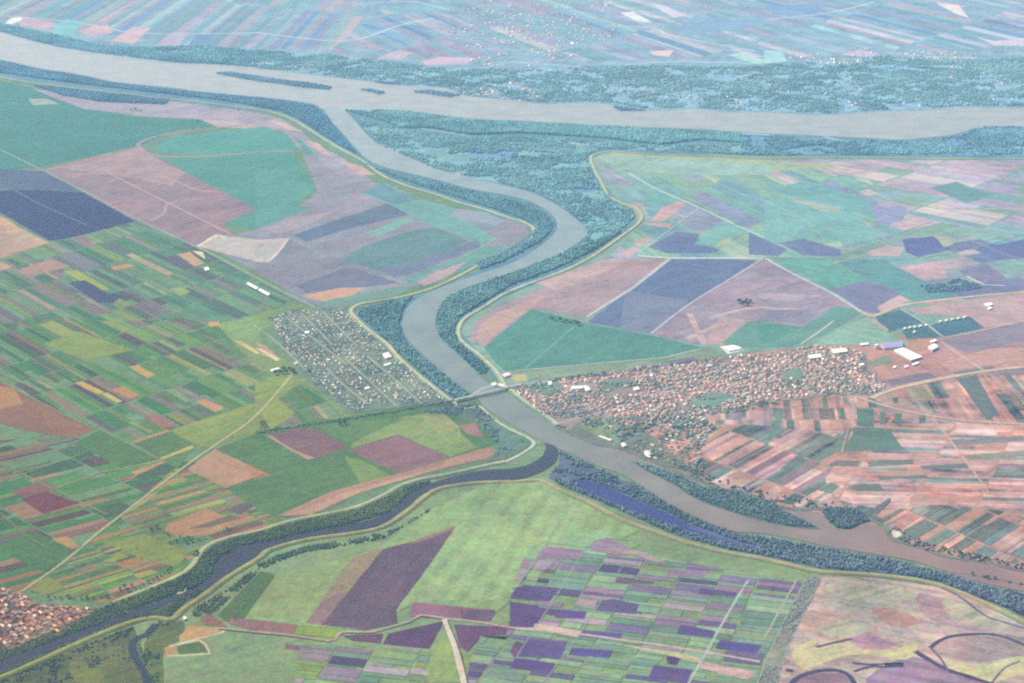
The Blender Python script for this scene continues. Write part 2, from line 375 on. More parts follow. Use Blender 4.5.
for s in ('B1 410,5 520,60 660,130 900,250', 'B1 250,20 420,15 620,20 760,75 850,85', 'B1 580,200 640,170 660,130 800,110', 'F 46,170 138,147'):
    ribbon(s, 14, (205,160,160), mott=.2)
ribbon('F 300,148 283,130 255,126 212,128 166,134 141,142 140,147 158,156 213,156 260,152 292,151', 26, (178,150,165), mott=.3)
poly('B1 -300,-20 170,5 320,85 -300,60', (108,112,145), .4)
poly('B1 -300,95 60,75 320,85 530,200 340,250 220,275 190,275 0,165 -300,130', (84,86,130), .35)
ribbon('B1 60,80 160,135 340,215', 9, (120,125,155)); ribbon('B1 0,80 170,78 330,88', 9, (110,140,150))
poly('B1 -300,150 0,180 60,215 190,285 0,345 -300,400', (205,164,150), .5)
poly('B1 0,180 40,200 90,240 30,250', (222,172,150), .4)
# between the long road and the levee
poly('F 302,152 318,158 340,176 366,176 383,188 410,200 525,223 530,235 505,250 450,275 400,291 360,300 320,306 300,300 255,270 206,247 196,245 214,236 236,235 255,229 280,221 318,192', (150,146,158), .5)
poly('F 255,229 300,214 345,196 398,186 383,200 330,218 290,234 258,236', (158,148,162), .5)
for s, c in (('B2 150,255 300,200 520,130 600,175 400,220 200,280', (108,118,145)), ('B2 415,90 510,50 620,105 780,150 750,180 830,190 940,270 870,292 790,250 700,222 640,195 540,140', (110,174,158)),
             ('B2 420,85 500,50 560,80 640,115 540,135', (100,150,155)), ('B2 425,250 590,185 620,195 480,260', (118,182,158)), ('B2 340,350 420,300 560,250 680,225 720,230 830,275 780,300 600,370 480,390 400,370', (98,148,142)),
             ('B2 480,390 640,350 870,270 880,300 700,370 550,420', (122,126,152)), ('B2 560,430 700,380 880,300 1000,290 920,350 750,415 600,440', (105,165,150)), ('B2 630,440 700,400 830,355 750,420 660,450', (195,160,165)),
             ('B2 780,150 900,165 970,200 940,225 860,215 760,180', (152,160,170)), ('B2 830,200 900,205 940,225 880,240', (135,140,165)), ('B2 250,520 330,488 620,448 560,490 380,525 250,560', (112,160,140)),
             ('B2 160,450 380,370 560,440 400,462 200,480', (122,120,145)), ('B2 120,275 300,330 450,395 340,380 150,450 40,420 0,400 0,350', (142,138,152)), ('B2 180,490 330,460 430,458 380,490 260,512', (216,165,140)), ('B2 20,230 160,190 300,160 240,200 100,250', (176,156,165)),
             ('B2 0,0 110,0 235,70 190,110 140,130 210,150 90,200 0,232', (90,164,145))):
    poly(s, c, .35)
poly('F 196,246 215,234 260,240 288,238 270,262 255,261 230,255', (208,180,178), .3, name='quarry_floor'); poly('B1 810,300 900,275 1015,285 1015,335 880,320', (196,182,178), .3, name='quarry_floor')
poly('B2 0,285 100,282 60,345 0,345', (190,178,175), .3, name='quarry_floor')
ribbon('B1 770,300 845,258 880,268', 12, (248,225,205), name='track'); ribbon('B2 130,268 62,350 0,355', 12, (240,205,195), name='track'); ribbon('B2 0,275 130,268', 7, (235,205,195), name='track')

# ---- left patchwork
PL = [(6, (92,156,124)), (6, (84,143,120)), (5, (108,160,124)), (4, (128,130,136)), (3, (108,114,128)), (2, (148,136,138)), (1, (150,168,124)), (.7, (186,158,138)), (3, (98,130,118)), (1, (132,166,116))]
PL2 = [(7, (82,150,104)), (7, (90,154,104)), (5, (112,162,106)), (3, (138,130,126)), (3, (112,112,118)), (1.5, (158,136,128)), (1, (152,168,112)), (.6, (190,156,128)), (4, (88,128,106)), (3, (104,148,98))]
fill('F -150,235 0,262 49,243 87,234 136,221 205,252 255,280 300,303 262,312 217,325 180,318 120,322 60,318 0,330 -150,300', (130,270), (34,16.5), (4.6,-1.35), PL, seed=11, lv=.4, jit=8, merge=.12)
fill('F -150,300 0,325 60,318 120,322 180,318 217,325 235,345 262,372 285,395 260,402 170,430 132,441 95,428 38,400 0,375 -150,340', (130,370), (32,17), (4.4,-1.35), PL2, seed=12, lv=.4, jit=9, merge=.12)
poly('F 217,324 262,312 301,303 318,310 283,321 258,332 262,345 285,360 296,372 288,380 262,372 236,346', (132,172,112), .4)
poly('F 43,344 78,331 133,350 86,361', (142,176,102), .3); poly('B1 850,600 1015,570 1015,660 930,660', (132,180,120), .3)
for s, c in (('B1 245,395 300,390 430,465 380,470', (164,184,112)), ('B1 265,440 330,430 420,480 480,490 440,520 380,515', (92,90,130)), ('B1 690,330 740,320 800,365 760,375', (216,168,138)), ('B1 750,315 790,320 805,350', (238,215,180)),
             ('B1 660,465 700,455 745,475 705,490', (152,182,120)), ('B1 430,380 500,365 530,375 450,392', (208,158,130)), ('B1 70,390 200,345 275,375 110,420', (185,146,142)), ('B1 490,330 520,325 575,358 550,362', (170,182,130)),
             ('B1 640,340 700,335 760,385 700,375', (112,108,130)), ('B1 290,265 320,258 385,300 350,300', (165,130,135)), ('B1 810,595 850,590 860,605 820,612', (222,165,130)), ('C1 -100,130 0,160 150,240 370,350 280,385 90,350 -100,300', (160,122,116)),
             ('C1 -100,160 60,190 90,250 -100,290', (202,144,118)), ('C1 160,280 370,350 280,385 200,350', (170,124,115)), ('C1 500,105 540,98 605,135 575,150', (216,172,118)), ('C1 290,168 320,160 410,205 385,212', (222,178,122)),
             ('C1 395,210 420,205 480,240 455,245', (206,184,126)), ('C1 430,195 480,180 550,215 510,228', (205,148,120)), ('C1 760,240 800,230 875,265 840,282', (205,150,125)), ('C1 910,0 945,5 1015,50 1000,55', (226,200,140)), ('C1 990,40 1030,60 1090,80 1060,65', (225,180,140)),
             ('C1 500,320 520,318 600,358 580,362', (150,176,118)), ('C1 640,195 680,190 745,240 720,240', (130,172,128)), ('C1 120,150 170,165 220,195 190,190', (170,165,130)), ('C1 560,300 610,290 690,330 640,345', (176,128,122))):
    poly(s, c, .3, e=(1, .5))
# south of the field track: blocks running up to the right
fill('F -150,450 0,440 64,439 95,429 160,461 200,462 124,514 24,592 -150,600', (90,490), (42,-10.5), (4.6,2.3), PL2 + [(4, (172,136,124)), (2, (146,114,120)), (2, (112,102,112))], seed=13, lv=.35, jit=9, merge=.2)
fill('F 124,514 175,468 190,470 226,488 262,512 283,519 262,530 210,545 197,560 150,588 100,604 30,592', (170,540), (44,-13), (3.4,2.1), [(6, (100,158,98)), (4, (130,168,100)), (3, (180,142,124)), (2, (198,150,126)), (2, (150,120,120)), (2, (160,174,112)), (2, (96,134,100))], seed=14, lv=.35, jit=10)
for s, c in (('C1 300,400 390,350 605,465 470,500', (92,148,98)), ('D1 -100,150 0,140 130,90 260,150 275,190 170,250 30,180 -100,220', (92,146,92)), ('C1 515,395 655,352 765,415 630,465', (96,148,105)), ('C1 620,462 750,410 760,422 650,470', (206,186,120)), ('C1 515,395 650,350 670,355 530,400', (200,160,122)),
             ('C1 630,468 760,420 690,500', (98,152,106)), ('C1 510,515 630,475 650,482 540,530', (206,160,118)), ('C1 530,530 640,480 690,500 560,550', (84,122,105)), ('C1 80,620 180,590 310,635 170,680', (140,92,110)), ('C1 40,590 170,550 230,580 90,615', (150,112,120)),
             ('D1 200,120 260,110 310,150 280,160', (205,156,122)), ('D1 400,135 560,100 740,170 690,230 560,200 470,160', (142,168,104)), ('D1 660,60 800,0 900,40 890,80 800,110 690,110 640,90', (196,146,122)), ('D1 740,80 900,25 940,40 820,75', (130,122,112)), ('D1 130,280 190,270 260,310 180,335 110,320', (150,168,92)),
             ('D1 400,205 470,180 500,190 430,215', (160,182,88)), ('D1 450,215 540,190 560,210 480,235', (190,140,112)), ('D1 520,260 590,240 620,250 540,275', (178,182,96)), ('C1 880,660 990,620 1015,640 930,683', (115,110,120)), ('C1 480,683 560,610 620,590 560,640', (186,172,120))):
    poly(s, c, .3)
poly('F 187,469 215,449 266,473 226,488', (202,152,132), .3, e=(1, .5))
poly('F 170,430 260,401 262,432 215,449 200,447', (142,172,106), .4); poly('F 200,447 262,401 300,376 312,384 296,400 262,432 215,449', (128,164,104), .4)
fill('F 262,414 297,384 318,395 345,415 318,421 258,433', (290,405), (34,38), (8,-2), [(5, (88,148,98)), (2, (110,150,105)), (2, (138,140,128)), (1, (98,130,105)), (1, (160,166,120))], seed=15, mott=.3)
poly('C2 0,170 150,110 200,150 60,250 0,290', (138,172,106), .4)
poly('C2 0,30 30,35 100,75 85,82', (242,205,170), .2); poly('C2 0,10 40,20 90,65 20,35', (212,160,140), .3)
# south of the railway
poly('F 215,449 258,433 318,421 400,408 452,402 480,420 500,440 485,448 440,462 400,478 340,498 285,518 262,512 226,488 266,473', (88,146,98), .4)
for s, c in (('C2 50,372 170,345 250,352 360,415 230,465 140,420', (142,112,118)), ('C2 40,370 60,370 150,430 240,460 210,468 120,420', (196,156,140)), ('C2 360,430 560,370 760,460 560,520', (150,116,120)), ('C2 380,400 570,300 700,283 870,420 760,455 565,370 370,425', (132,172,106)),
             ('C2 345,452 420,470 530,530 420,570', (122,170,102)), ('C2 250,335 400,320 580,305 500,345 370,400 290,370', (98,156,100)), ('C2 90,685 300,590 600,510 900,420 950,428 940,455 700,510 560,550 400,600 220,683', (190,146,128)), ('C2 140,683 330,600 620,520 800,470 620,535 420,590 250,665', (206,160,136)),
             ('C2 790,335 860,322 890,380 840,372', (168,128,122)), ('C2 -40,480 0,500 60,525 0,545', (200,140,118)), ('C2 640,300 740,290 800,340 720,370', (150,172,110)), ('C2 20,270 90,230 160,290 60,350', (150,176,104))):
    poly(s, c, .35, e=(1, -.3))
for s in ('C2 620,360 680,310 760,320 800,370 740,420', 'C2 640,390 720,330', 'C2 660,300 760,400'):
    ribbon(s, 6, (168,176,118), mott=.1)
poly('C2 950,368 985,358 1012,375 1005,400 970,398', (240,216,165), .3, name='sand_pit', rag=.5)

# ---- south pasture
poly('F 230,622 255,617 355,556 383,545 434,508 486,484 541,482 600,512 640,530 600,548 560,546 505,606 496,612 414,603 365,630 306,626', (140,186,120), .5, e=(1, -1.4))
poly('F 396,604 452,535 462,520 540,490 590,512 560,545 505,600 440,600', (148,192,124), .5, e=(1, -1.4))
for s, c in (('F 240,620 272,576 355,556 345,568 306,620 255,617', (148,180,122)), ('F 218,615 260,571 276,575 242,622 228,622', (94,142,94)), ('F 306,622 353,557 375,549 385,549 368,567 322,627', (166,150,124)), ('D2 200,445 260,370 320,330 360,330 290,420 260,450', (150,128,128)),
             ('F 321,625 383,549 414,541 455,526 452,532 434,559 396,610 398,623 365,630', (110,94,124)), ('D2 590,140 780,70 770,85 640,135', (165,120,125)), ('F 414,602 496,610 490,621 444,618 409,616', (158,112,128)), ('D2 800,395 940,400 920,440 810,432', (116,90,128)),
             ('D2 -100,430 0,435 165,455 150,492 0,480 -100,450', (164,122,126)), ('D2 180,455 345,480 320,507 150,492', (140,184,96)), ('D2 120,530 240,545 230,560 115,552', (136,104,126)), ('D2 340,497 500,490 490,527 380,517', (112,86,124)),
             ('D2 520,490 740,440 680,548 500,530', (100,78,122)), ('D2 775,455 1015,465 1015,492 885,500 830,560 800,540', (110,82,124)), ('D2 740,480 780,560 800,683 640,683', (140,180,108)), ('D2 790,590 850,580 940,640 930,683 820,683', (128,176,96)), ('D2 930,683 900,600 960,590 1015,600 1015,640 960,683', (160,118,150))):
    poly(s, c, .45, e=(1, -1.2))
PS = [(1.8, (96,88,136)), (2.2, (120,104,146)), (3, (148,122,152)), (6, (124,172,128)), (5, (136,182,128)), (4, (110,158,126)), (1, (178,152,160)), (1, (158,146,160))]
fill('F 300,645 342,645 383,648 430,650 425,700 290,720', (350,660), (36,4), (-3,5), PS + [(5, (136,176,110))], seed=21, lv=.3, mott=.4)
fill('F 505,640 513,600 530,558 550,542 590,536 625,548 670,560 752,574 803,580 790,612 762,660 750,720 460,720 470,660 481,636', (620,610), (44,5), (-2.7,4.5), PS, seed=22, lv=.18, wv=.6, mott=.4, gap=.07)
fill('F 505,600 530,545 560,538 600,530 640,545 625,552 590,545 560,556 540,575 525,605', (560,560), (44,5), (-5,8), [(6, (138,184,124)), (3, (146,190,124)), (1, (158,142,146))], seed=23, mott=.5)
for s, c in (('D3 0,365 110,380 130,420 100,465 0,470', (92,78,132)), ('D3 15,310 60,300 190,315 150,365 0,350', (96,82,138)), ('D3 340,365 400,355 505,375 490,415 330,400', (96,90,134)), ('D3 180,395 300,405 290,435 175,425', (90,78,138)), ('D3 60,510 225,520 200,590 30,580', (98,84,140)), ('D3 20,585 175,605 160,640 0,625', (92,78,140)),
             ('D3 240,545 400,555 385,588 230,570', (90,80,145)), ('D3 275,475 440,490 430,518 270,500', (98,88,142)), ('D3 820,515 985,535 960,568 800,545', (88,80,148)), ('D3 665,455 800,480 790,505 650,490', (92,82,145)), ('D3 740,312 890,330 880,348 735,335', (92,84,130)), ('D3 560,615 715,630 690,683 540,660', (98,82,140)),
             ('D3 610,580 665,582 650,612 615,605', (88,72,128)), ('D3 110,170 150,150 285,165 270,200 100,200', (150,122,140)), ('D3 320,130 380,115 470,155 420,185 310,165', (158,132,142)), ('D3 440,165 500,165 610,215 560,210', (178,148,150)), ('D3 100,450 280,480 270,505 90,470', (212,172,160)), ('D3 410,530 610,555 760,590 740,605 600,570', (205,196,140)),
             ('D3 750,600 960,640 930,670 740,625', (208,164,160)), ('D3 0,560 20,520 60,530 20,590', (108,84,128)), ('D3 620,240 770,245 760,270 610,262', (160,128,150)), ('D3 415,270 560,285 550,300 410,290', (120,98,135))):
    poly(s, c, .5, e=(1, .1))
poly('F 823,577 866,577 938,587 970,598 1024,626 1180,690 1180,800 765,800 774,683 790,640', (196,174,156), .9, e=(1, .2))
for s, c in (('D4 240,290 360,300 560,330 620,400 440,420 260,380', (178,174,150)), ('D4 160,400 330,420 450,480 330,520 200,500 150,460', (190,158,140)), ('D4 420,390 560,410 600,450 500,460', (200,152,132)), ('D4 230,300 350,330 430,380 300,370', (168,166,152)), ('D4 300,480 420,490 500,540 420,560 330,520', (188,142,160)),
             ('D4 600,330 800,400 900,470 820,480 640,430', (178,150,148)), ('D4 560,580 720,640 850,690 400,690', (150,118,150)), ('D4 660,540 750,505 870,500 960,520 1015,560 960,590 800,600 720,590', (176,152,140)), ('D4 110,683 150,650 240,645 330,650 340,683', (160,128,140))):
    poly(s, c, .8, sm=True, e=(1, .2))
for s in ('D4 240,300 420,290 600,330 520,370 330,360', 'D4 700,360 860,400 980,450 860,470 740,430', 'D4 200,470 330,440 420,470 300,510'): poly(s, (176, 180, 146), .8, sm=True)
for s in ('D4 108,572 150,530 205,515 205,545 330,520 350,545 500,555 560,530 600,540 560,590 420,575 330,575 230,605 160,632', 'D4 650,540 700,588 850,612 930,590 1015,580 1040,630 960,660 880,682 780,650 710,620'):
    poly(s, (208,206,146), .5, sm=True)
poly('F -30,690 60,655 102,637 133,626 140,640 150,690', (112,142,60), .8); poly('D1 270,610 330,600 400,640 390,683 300,683', (134,162,56), .5, sm=True)
poly('D1 600,470 690,440 720,450 710,510 640,560 640,683 600,683 560,560', (104,140,84), .7, sm=True)
poly('D1 700,500 740,460 880,470 780,510 700,520', (214,164,130), .3); poly('D1 780,430 820,412 890,465 800,455', (165,120,118), .3)
poly('D1 690,535 780,520 830,560 700,578', (96,140,98), .3); poly('D1 640,545 690,530 690,580 650,580', (206,160,128), .4)
for s in ('D1 660,540 850,490 870,478', 'D1 655,578 820,568', 'D1 690,535 780,518 820,565'): ribbon(s, 9, (222,196,172), name='track')

# ---- right middle
PM = [(6, (118,176,154)), (4, (134,184,150)), (1.5, (140,156,172)), (1, (160,160,172)), (.5, (196,170,172)), (4, (115,165,164)), (.7, (160,192,160))]
fill('F 600,166 700,160 770,160 870,180 905,235 840,250 770,262 672,258 637,258 607,262 625,238 640,222 640,208 612,195', (700,200), (52,27), (9,-5), PM, seed=31, mott=.6, jit=5)
fill('F 770,160 1180,161 1180,235 1024,240 940,222 905,236 860,182', (900,190), (62,11), (11,-4), [(4, (186,164,180)), (3, (200,168,178)), (2, (172,156,178)), (2, (128,172,165)), (1, (212,186,182)), (1, (150,168,175))], seed=32, mott=.6, jit=7)
fill('F 840,262 905,236 1024,238 1180,232 1180,300 1024,292 930,305 880,285', (950,260), (60,-9), (16,6), [(3, (150,168,168)), (3, (190,160,170)), (3, (125,122,158)), (3, (122,172,158)), (1, (205,170,165))], seed=33, mott=.6, jit=7)
poly('F 607,152 664,155 764,160 850,165 764,172 680,168 620,162', (168,190,146), .4); poly('A3 340,610 400,605 1015,640 1015,683 700,683 420,660', (150,188,168), .5)
for s, c in (('B3 540,300 650,240 740,250 720,290 820,310 800,325 610,325', (112,115,152)), ('B3 550,200 590,150 660,120 690,135 600,200', (210,165,160)), ('B3 520,205 640,208 620,225 540,215', (212,168,155)), ('B3 480,285 530,262 560,270 500,300', (205,165,165)), ('B3 420,330 480,300 510,310 450,345', (205,165,168)),
             ('B3 720,180 800,185 840,195 760,240 740,240 670,225', (140,148,165)), ('B3 740,255 840,200 930,230 820,300 740,285', (118,182,162)), ('B3 820,275 870,265 850,295 800,300', (170,198,150)), ('B3 540,60 620,95 660,115 570,130 530,125', (112,178,160)), ('B3 460,125 520,130 540,180 510,200', (180,165,160)),
             ('B4 20,80 160,40 430,120 400,160 300,165', (112,176,164)), ('B4 0,120 100,110 200,160 340,170 450,250 430,280 300,290 180,240 0,270', (116,180,164)), ('B4 100,100 300,150 290,168 120,125', (160,182,160)), ('B4 650,70 750,45 900,100 790,130', (104,164,152)), ('B4 370,85 410,75 450,95 400,100', (226,190,175)),
             ('B4 490,215 560,170 690,205 550,240', (205,172,172)), ('B4 400,320 480,295 550,300 530,335 420,335', (208,170,168)), ('B4 430,140 560,145 540,200 440,210', (150,150,178)), ('B4 540,270 660,258 735,310 600,340 555,320', (104,106,152)), ('B4 680,270 720,265 740,290 700,300', (170,186,150)), ('B4 820,310 1015,270 1100,280 1100,340 900,350', (110,112,155)),
             ('B4 60,285 150,268 300,310 300,337 150,332', (116,116,155)), ('B4 -60,240 0,270 90,310 60,336 -60,330', (112,118,155)), ('B4 230,290 300,275 310,300 270,300', (150,195,160)), ('B4 570,390 700,380 720,420 620,430 520,400', (200,165,165)), ('B4 760,390 870,370 960,430 860,440 790,420', (142,122,155)),
             ('B4 40,342 230,345 400,430 250,467', (96,176,148)), ('B4 262,467 400,430 480,455 570,505 440,560 390,552', (132,122,155)), ('B4 440,535 530,487 570,508 460,555', (205,170,165)), ('B4 285,360 460,348 640,440 770,500 600,522 480,455 400,425', (94,160,148)),
             ('B4 560,545 1015,480 1200,460 1200,590 860,615 770,572 600,560', (200,160,156)), ('B4 430,570 530,545 625,595 480,632', (78,132,132)), ('B4 650,605 800,570 862,617 700,650', (74,128,130)), ('B4 540,625 640,605 695,652 560,662', (80,132,128)), ('B4 680,662 860,625 1015,595 1200,560 1200,683 800,700', (146,138,146)),
             ('B4 400,590 430,580 490,625 450,640', (205,165,155)), ('B4 310,625 340,605 375,630 340,640', (212,172,160)), ('B4 180,683 310,610 400,575 500,645 560,665 560,683', (132,184,150))):
    poly(s, c, .45, e=(1, .2))
# enclosed by the levee bend
poly('F 468,340 476,322 495,308 530,293 587,268 612,259 671,259 632,288 587,317 541,310 525,318 484,347', (178,150,154), .5)
poly('F 476,338 482,324 500,311 530,300 545,296 530,309 500,330 484,346', (206,164,150), .4); poly('B3 100,440 380,345 470,350 320,420 180,470', (200,164,162), .5)
poly('F 671,258 762,260 687,306 651,334 587,322 633,288', (108,116,152), .4)
poly('B3 450,470 700,510 540,640 430,620', (130,128,154), .4)
poly('F 762,260 766,258 862,311 802,327 764,321 748,321 727,345 697,344 651,334 687,306', (164,142,156), .6)
for s in ('B3 780,580 900,545 1015,535', 'B4 0,540 140,545', 'B3 700,560 760,683', 'B3 690,660 820,600'): ribbon(s, 30, (206,170,165), mott=.5)
poly('B3 820,570 960,590 840,683 760,683', (196,158,155), .5); poly('B4 -20,480 100,482 230,490 100,515 -20,500', (186,160,168), .4); poly('B4 -20,545 220,545 160,600 -20,590', (146,134,155), .4)
poly('F 484,347 520,318 531,309 590,324 655,336 704,348 664,357 560,366 505,371 495,362', (80,156,130), .3, e=(1, -.6))
ribbon('C3 60,110 260,-60', 8, (104,176,150), mott=.1)
poly('F 748,321 764,322 802,327 836,306 851,308 862,313 825,334 790,347 735,347 722,343', (98,162,136), .35)
poly('B4 -20,590 0,595 150,612 60,660 -20,683', (84,158,130), .3)
poly('F 513,373 664,359 702,350 722,355 728,359 664,366 561,377 525,380', (134,170,132), .5); poly('C3 600,85 720,65 725,80 640,97', (130,116,140), .4)
poly('C3 0,140 60,130 70,160 20,165', (190,184,130), .4); poly('C3 820,25 870,18 912,38 850,55', (244,238,225), .2, name='gravel_yard', rag=.4)

# ---- right: the salmon strip fields below the town
PR = [(8, (212,166,156)), (6, (206,156,148)), (4, (192,148,144)), (4, (124,142,130)), (3, (118,132,122)), (2, (145,128,130)), (1, (165,165,130)), (2, (222,170,148))]
PG = PR + [(8, (108,146,122)), (5, (98,134,116))]
fill('F 842,452 853,428 887,410 930,419 970,424 1180,430 1180,530 1010,512 940,505 880,510 838,500 825,480', (930,465), (70,2), (-2.4,4.2), PR, seed=41, lv=.3, mott=1.4, gap=.05)
fill('F 690,452 740,424 845,432 852,445 840,455 825,480 835,503 800,507 760,498 720,487 680,470', (760,470), (30,-17), (6.5,2.4), PG, seed=42, lv=.35, mott=1.3)
fill('F 692,408 765,402 842,396 872,398 890,408 853,428 842,434 745,424 700,425', (780,415), (1,11), (7,0), PG, seed=43, lv=.3, mott=1.1)
fill('F 838,500 880,510 940,505 1010,512 1180,530 1180,620 1024,566 965,553 905,538 880,525 850,512', (930,530), (40,-24), (9,4), [(5, (212,158,138)), (3, (200,148,132)), (4, (112,138,118)), (1, (150,150,130))], seed=44, mott=1.3, lv=.3)
fill('F 620,432 655,420 694,416 720,430 690,452 680,468 650,452', (660,440), (18,-8), (5,3), PG + [(4, (120,150,125))], seed=45, mott=.6)
fill('F 892,393 943,380 1024,369 1180,350 1180,428 1024,423 964,418 928,413', (960,395), (18,26), (10,-1), [(6, (210,154,140)), (3, (198,144,134)), (4, (112,138,122)), (1, (170,160,130))], seed=46, mott=1.4, gap=.04)
fill('F 862,372 880,368 918,363 943,377 887,388', (900,375), (40,-9), (6,5), [(3, (202,150,138)), (2, (134,128,130)), (2, (150,132,132))], seed=47)
fill('F 917,363 941,338 994,340 1007,344 1180,310 1180,352 1024,366 984,371 943,378', (985,352), (60,-10), (14,10), [(4, (198,146,138)), (2, (140,132,136)), (2, (178,140,136)), (1, (118,140,122))], seed=48)
for s, c in (('C4 352,350 490,348 545,430 303,436 335,390', (92,142,114)), ('C4 360,265 430,268 428,340 365,337', (92,142,118)), ('C4 750,150 830,138 918,292 872,306', (100,130,118)), ('C4 45,290 75,300 60,360 0,420 0,395 40,340', (108,150,125)), ('C4 60,505 130,450 180,440 100,500', (104,140,118)), ('C4 690,0 900,0 950,18 790,55', (142,134,140)), ('C4 235,440 290,390 330,345 345,348 300,440', (104,148,118)),
             ('C4 400,475 580,465 585,485 410,495', (108,136,118)), ('C4 440,535 630,525 640,540 450,545', (118,134,122)), ('C4 320,570 450,560 470,590 380,590', (104,136,116)), ('C4 610,490 790,482 800,500 620,505', (116,136,120)), ('C4 780,450 1015,430 1015,455 800,468', (150,158,128)), ('C4 720,390 1015,375 1015,395 740,412', (126,134,126)),
             ('C4 210,585 260,555 295,570 260,600', (106,148,118)), ('C4 410,670 490,615 495,630 440,680', (108,120,118)), ('C4 420,200 500,190 500,215 440,220', (150,172,130)), ('C4 500,225 525,222 525,245 505,245', (88,128,112)), ('C4 605,298 630,295 630,322 605,325', (92,130,115)), ('C4 455,280 475,280 472,330 455,330', (105,140,118)), ('C4 512,285 538,285 536,330 512,330', (100,138,116)),
             ('C4 390,130 600,95 660,130 480,165 420,170', (198,146,136)), ('C4 430,165 640,125 680,145 490,182', (132,128,132)), ('C4 390,95 480,60 500,90 400,110', (128,165,130)), ('C4 860,120 1100,90 1100,130 900,140', (150,140,135))):
    poly(s, c, .5, e=(1, 0))
poly('D4 490,105 500,85 530,85 540,105 515,118', (235,215,185), .3, name='sand_pit', rag=.5)

# ================================================================ WOODS (masses nobody could count)
wood('F -140,38 0,62 38,70 77,76 115,84 167,90 205,94 260,99 288,102 314,107 326,116 338,132 350,146 356,153 340,146 319,132 300,120 281,111 255,106 218,100 141,91 64,82 0,73 -140,60', (96,146,162), 15, 8.5, 20)
wood('A1 130,335 250,345 400,362 560,380 660,392 640,408 500,402 380,395 240,372', (98,142,160), 15, 8, 16)
wood('F 345,111 370,113 378,111 410,113 473,121 561,125 638,129 741,134 742,143 700,140 660,145 600,138 520,133 470,135 430,128 400,128 380,120', (108,164,174), 13, 8.5, 22, fl=(116,172,180))
wood('F 358,118 400,130 470,137 540,137 600,140 660,146 742,144 742,155 700,152 625,149 600,149 588,155 590,170 598,185 616,203 632,210 634,218 620,231 600,244 580,254 572,256 586,240 588,230 577,218 558,204 533,191 510,185 470,177 434,168 409,157 385,147 366,130', (110,168,172), 17, 9, 13, clump=.36, fl=(122,178,178))
wood('F 741,136 825,139 905,142 950,138 985,131 1024,129 1180,124 1180,155 850,155 741,155', (100,154,172), 17, 9, 16, clump=.3, fl=(108,162,178))
wood('F 362,163 400,176 434,182 473,192 510,200 530,205 545,214 553,223 551,231 540,242 520,253 505,261 480,270 476,264 508,250 530,239 536,228 524,219 485,206 434,190 383,172', (94,150,148), 14, 8.5, 14)
wood('F 361,309 385,304 412,297 402,310 399,324 402,337 409,347 438,371 470,396 458,400 440,388 400,354 374,328 358,315', (90,146,136), 13, 8.5, 15)
wood('F 438,312 445,299 461,291 486,282 516,273 536,264 562,254 590,243 622,231 600,247 561,267 510,286 480,304 460,317 454,330 457,342 488,368 484,376 480,374 448,343 440,336 436,325', (90,146,136), 13, 8.5, 15)
wood('F 418,413 452,404 470,409 484,411 500,424 520,438 530,445 505,459 488,461 500,446 482,428 478,422 450,414', (82,126,122), 15, 6.5, 9, clump=.4, fl=(100,146,120), excl=('C2 780,325 890,325 900,400 810,390', 'F 498,430 520,432 518,446 498,446'))
wood('F 560,452 597,468 640,488 690,517 735,534 770,539 830,550 887,559 940,573 990,588 1024,598 1100,620 1024,614 995,603 965,592 938,581 905,575 866,571 820,568 790,561 764,555 728,549 694,540 664,530 620,510 590,497 562,486 548,477 557,468', (84,122,118), 11, 7, 12, clump=.22, fl=(88,120,128),
     excl=('F 571,478 590,480.5 612,488 637,499.5 665,511 692,525 735,540 775,551 732,545 692,533 660,522 628,510 600,499 582,491',))
wood('F 940,577 1000,590 1060,600 1100,640 1024,616 995,603 965,592', (84,84,132), 9, 5, 8, gain=1.2)
wood('F 113,604 133,597 179,578 194,568 202,556 212,547 232,539 258,533 290,524 319,517 358,510 385,498 408,487 430,481 428,484 408,494 398,505 385,514 340,526 306,532 270,541 238,546 220,557 215,563 211,575 196,587 177,593 154,602 128,611', (94,130,92), 8, 4.8, 9)
wood('F -20,650 50,630 80,619 100,609 116,603 128,614 110,621 82,630 51,642 -20,668', (96,134,70), 8, 4.5, 7, clump=.35)
wood('F 133,621 155,610 178,606 184,600 176,612 170,618 155,617', (92,128,76), 8, 4.5, 7, clump=.25)
wood('F 160,608 196,590 205,590 184,602 172,610', (92,126,84), 8, 4.5, 7, clump=.3)
wood('F 255,566 275,557 306,547 352,540 383,533 405,525 425,512 434,508 410,522 385,538 345,546 306,552 275,562 258,572', (94,132,100), 8, 5, 9, clump=.35, floor=False)
wood('F -20,690 60,656 102,638 133,627 128,640 131,660 143,690', (88,124,52), 8, 4.2, 6, clump=.62, floor=False)
wood('F 138,642 148,634 158,622 178,618 182,624 165,640 158,660 160,690 154,690 146,672', (94,132,74), 8, 4, 6, clump=.45, floor=False)
wood('D1 740,400 790,370 900,310 1015,215 1015,245 920,330 860,390 810,420 760,425', (96,124,86), 8, 4.5, 7, clump=.3, floor=False)
wood('F 806,577 823,578 790,640 776,690 757,690 775,640', (118,140,122), 10, 4.5, 5, clump=.4, fl=(140,158,132))
wood('B4 610,452 700,440 760,425 830,445 850,460 760,475 640,478', (96,140,145), 16, 7, 10, clump=.2, floor=False)
wood('A1 -160,85 0,92 100,115 210,135 330,165 440,180 560,185 800,180 1015,200 1015,262 850,250 700,243 560,228 440,213 330,198 210,178 110,152 0,122 -160,95', (112,156,200), 17, 9, 17, clump=.15, far=True)
wood('A2 0,195 300,215 560,245 760,270 1015,270 1015,380 830,368 740,338 600,330 450,312 330,300 200,284 0,265', (114,164,186), 20, 9, 16, clump=.38, far=True, fl=(134,178,192))
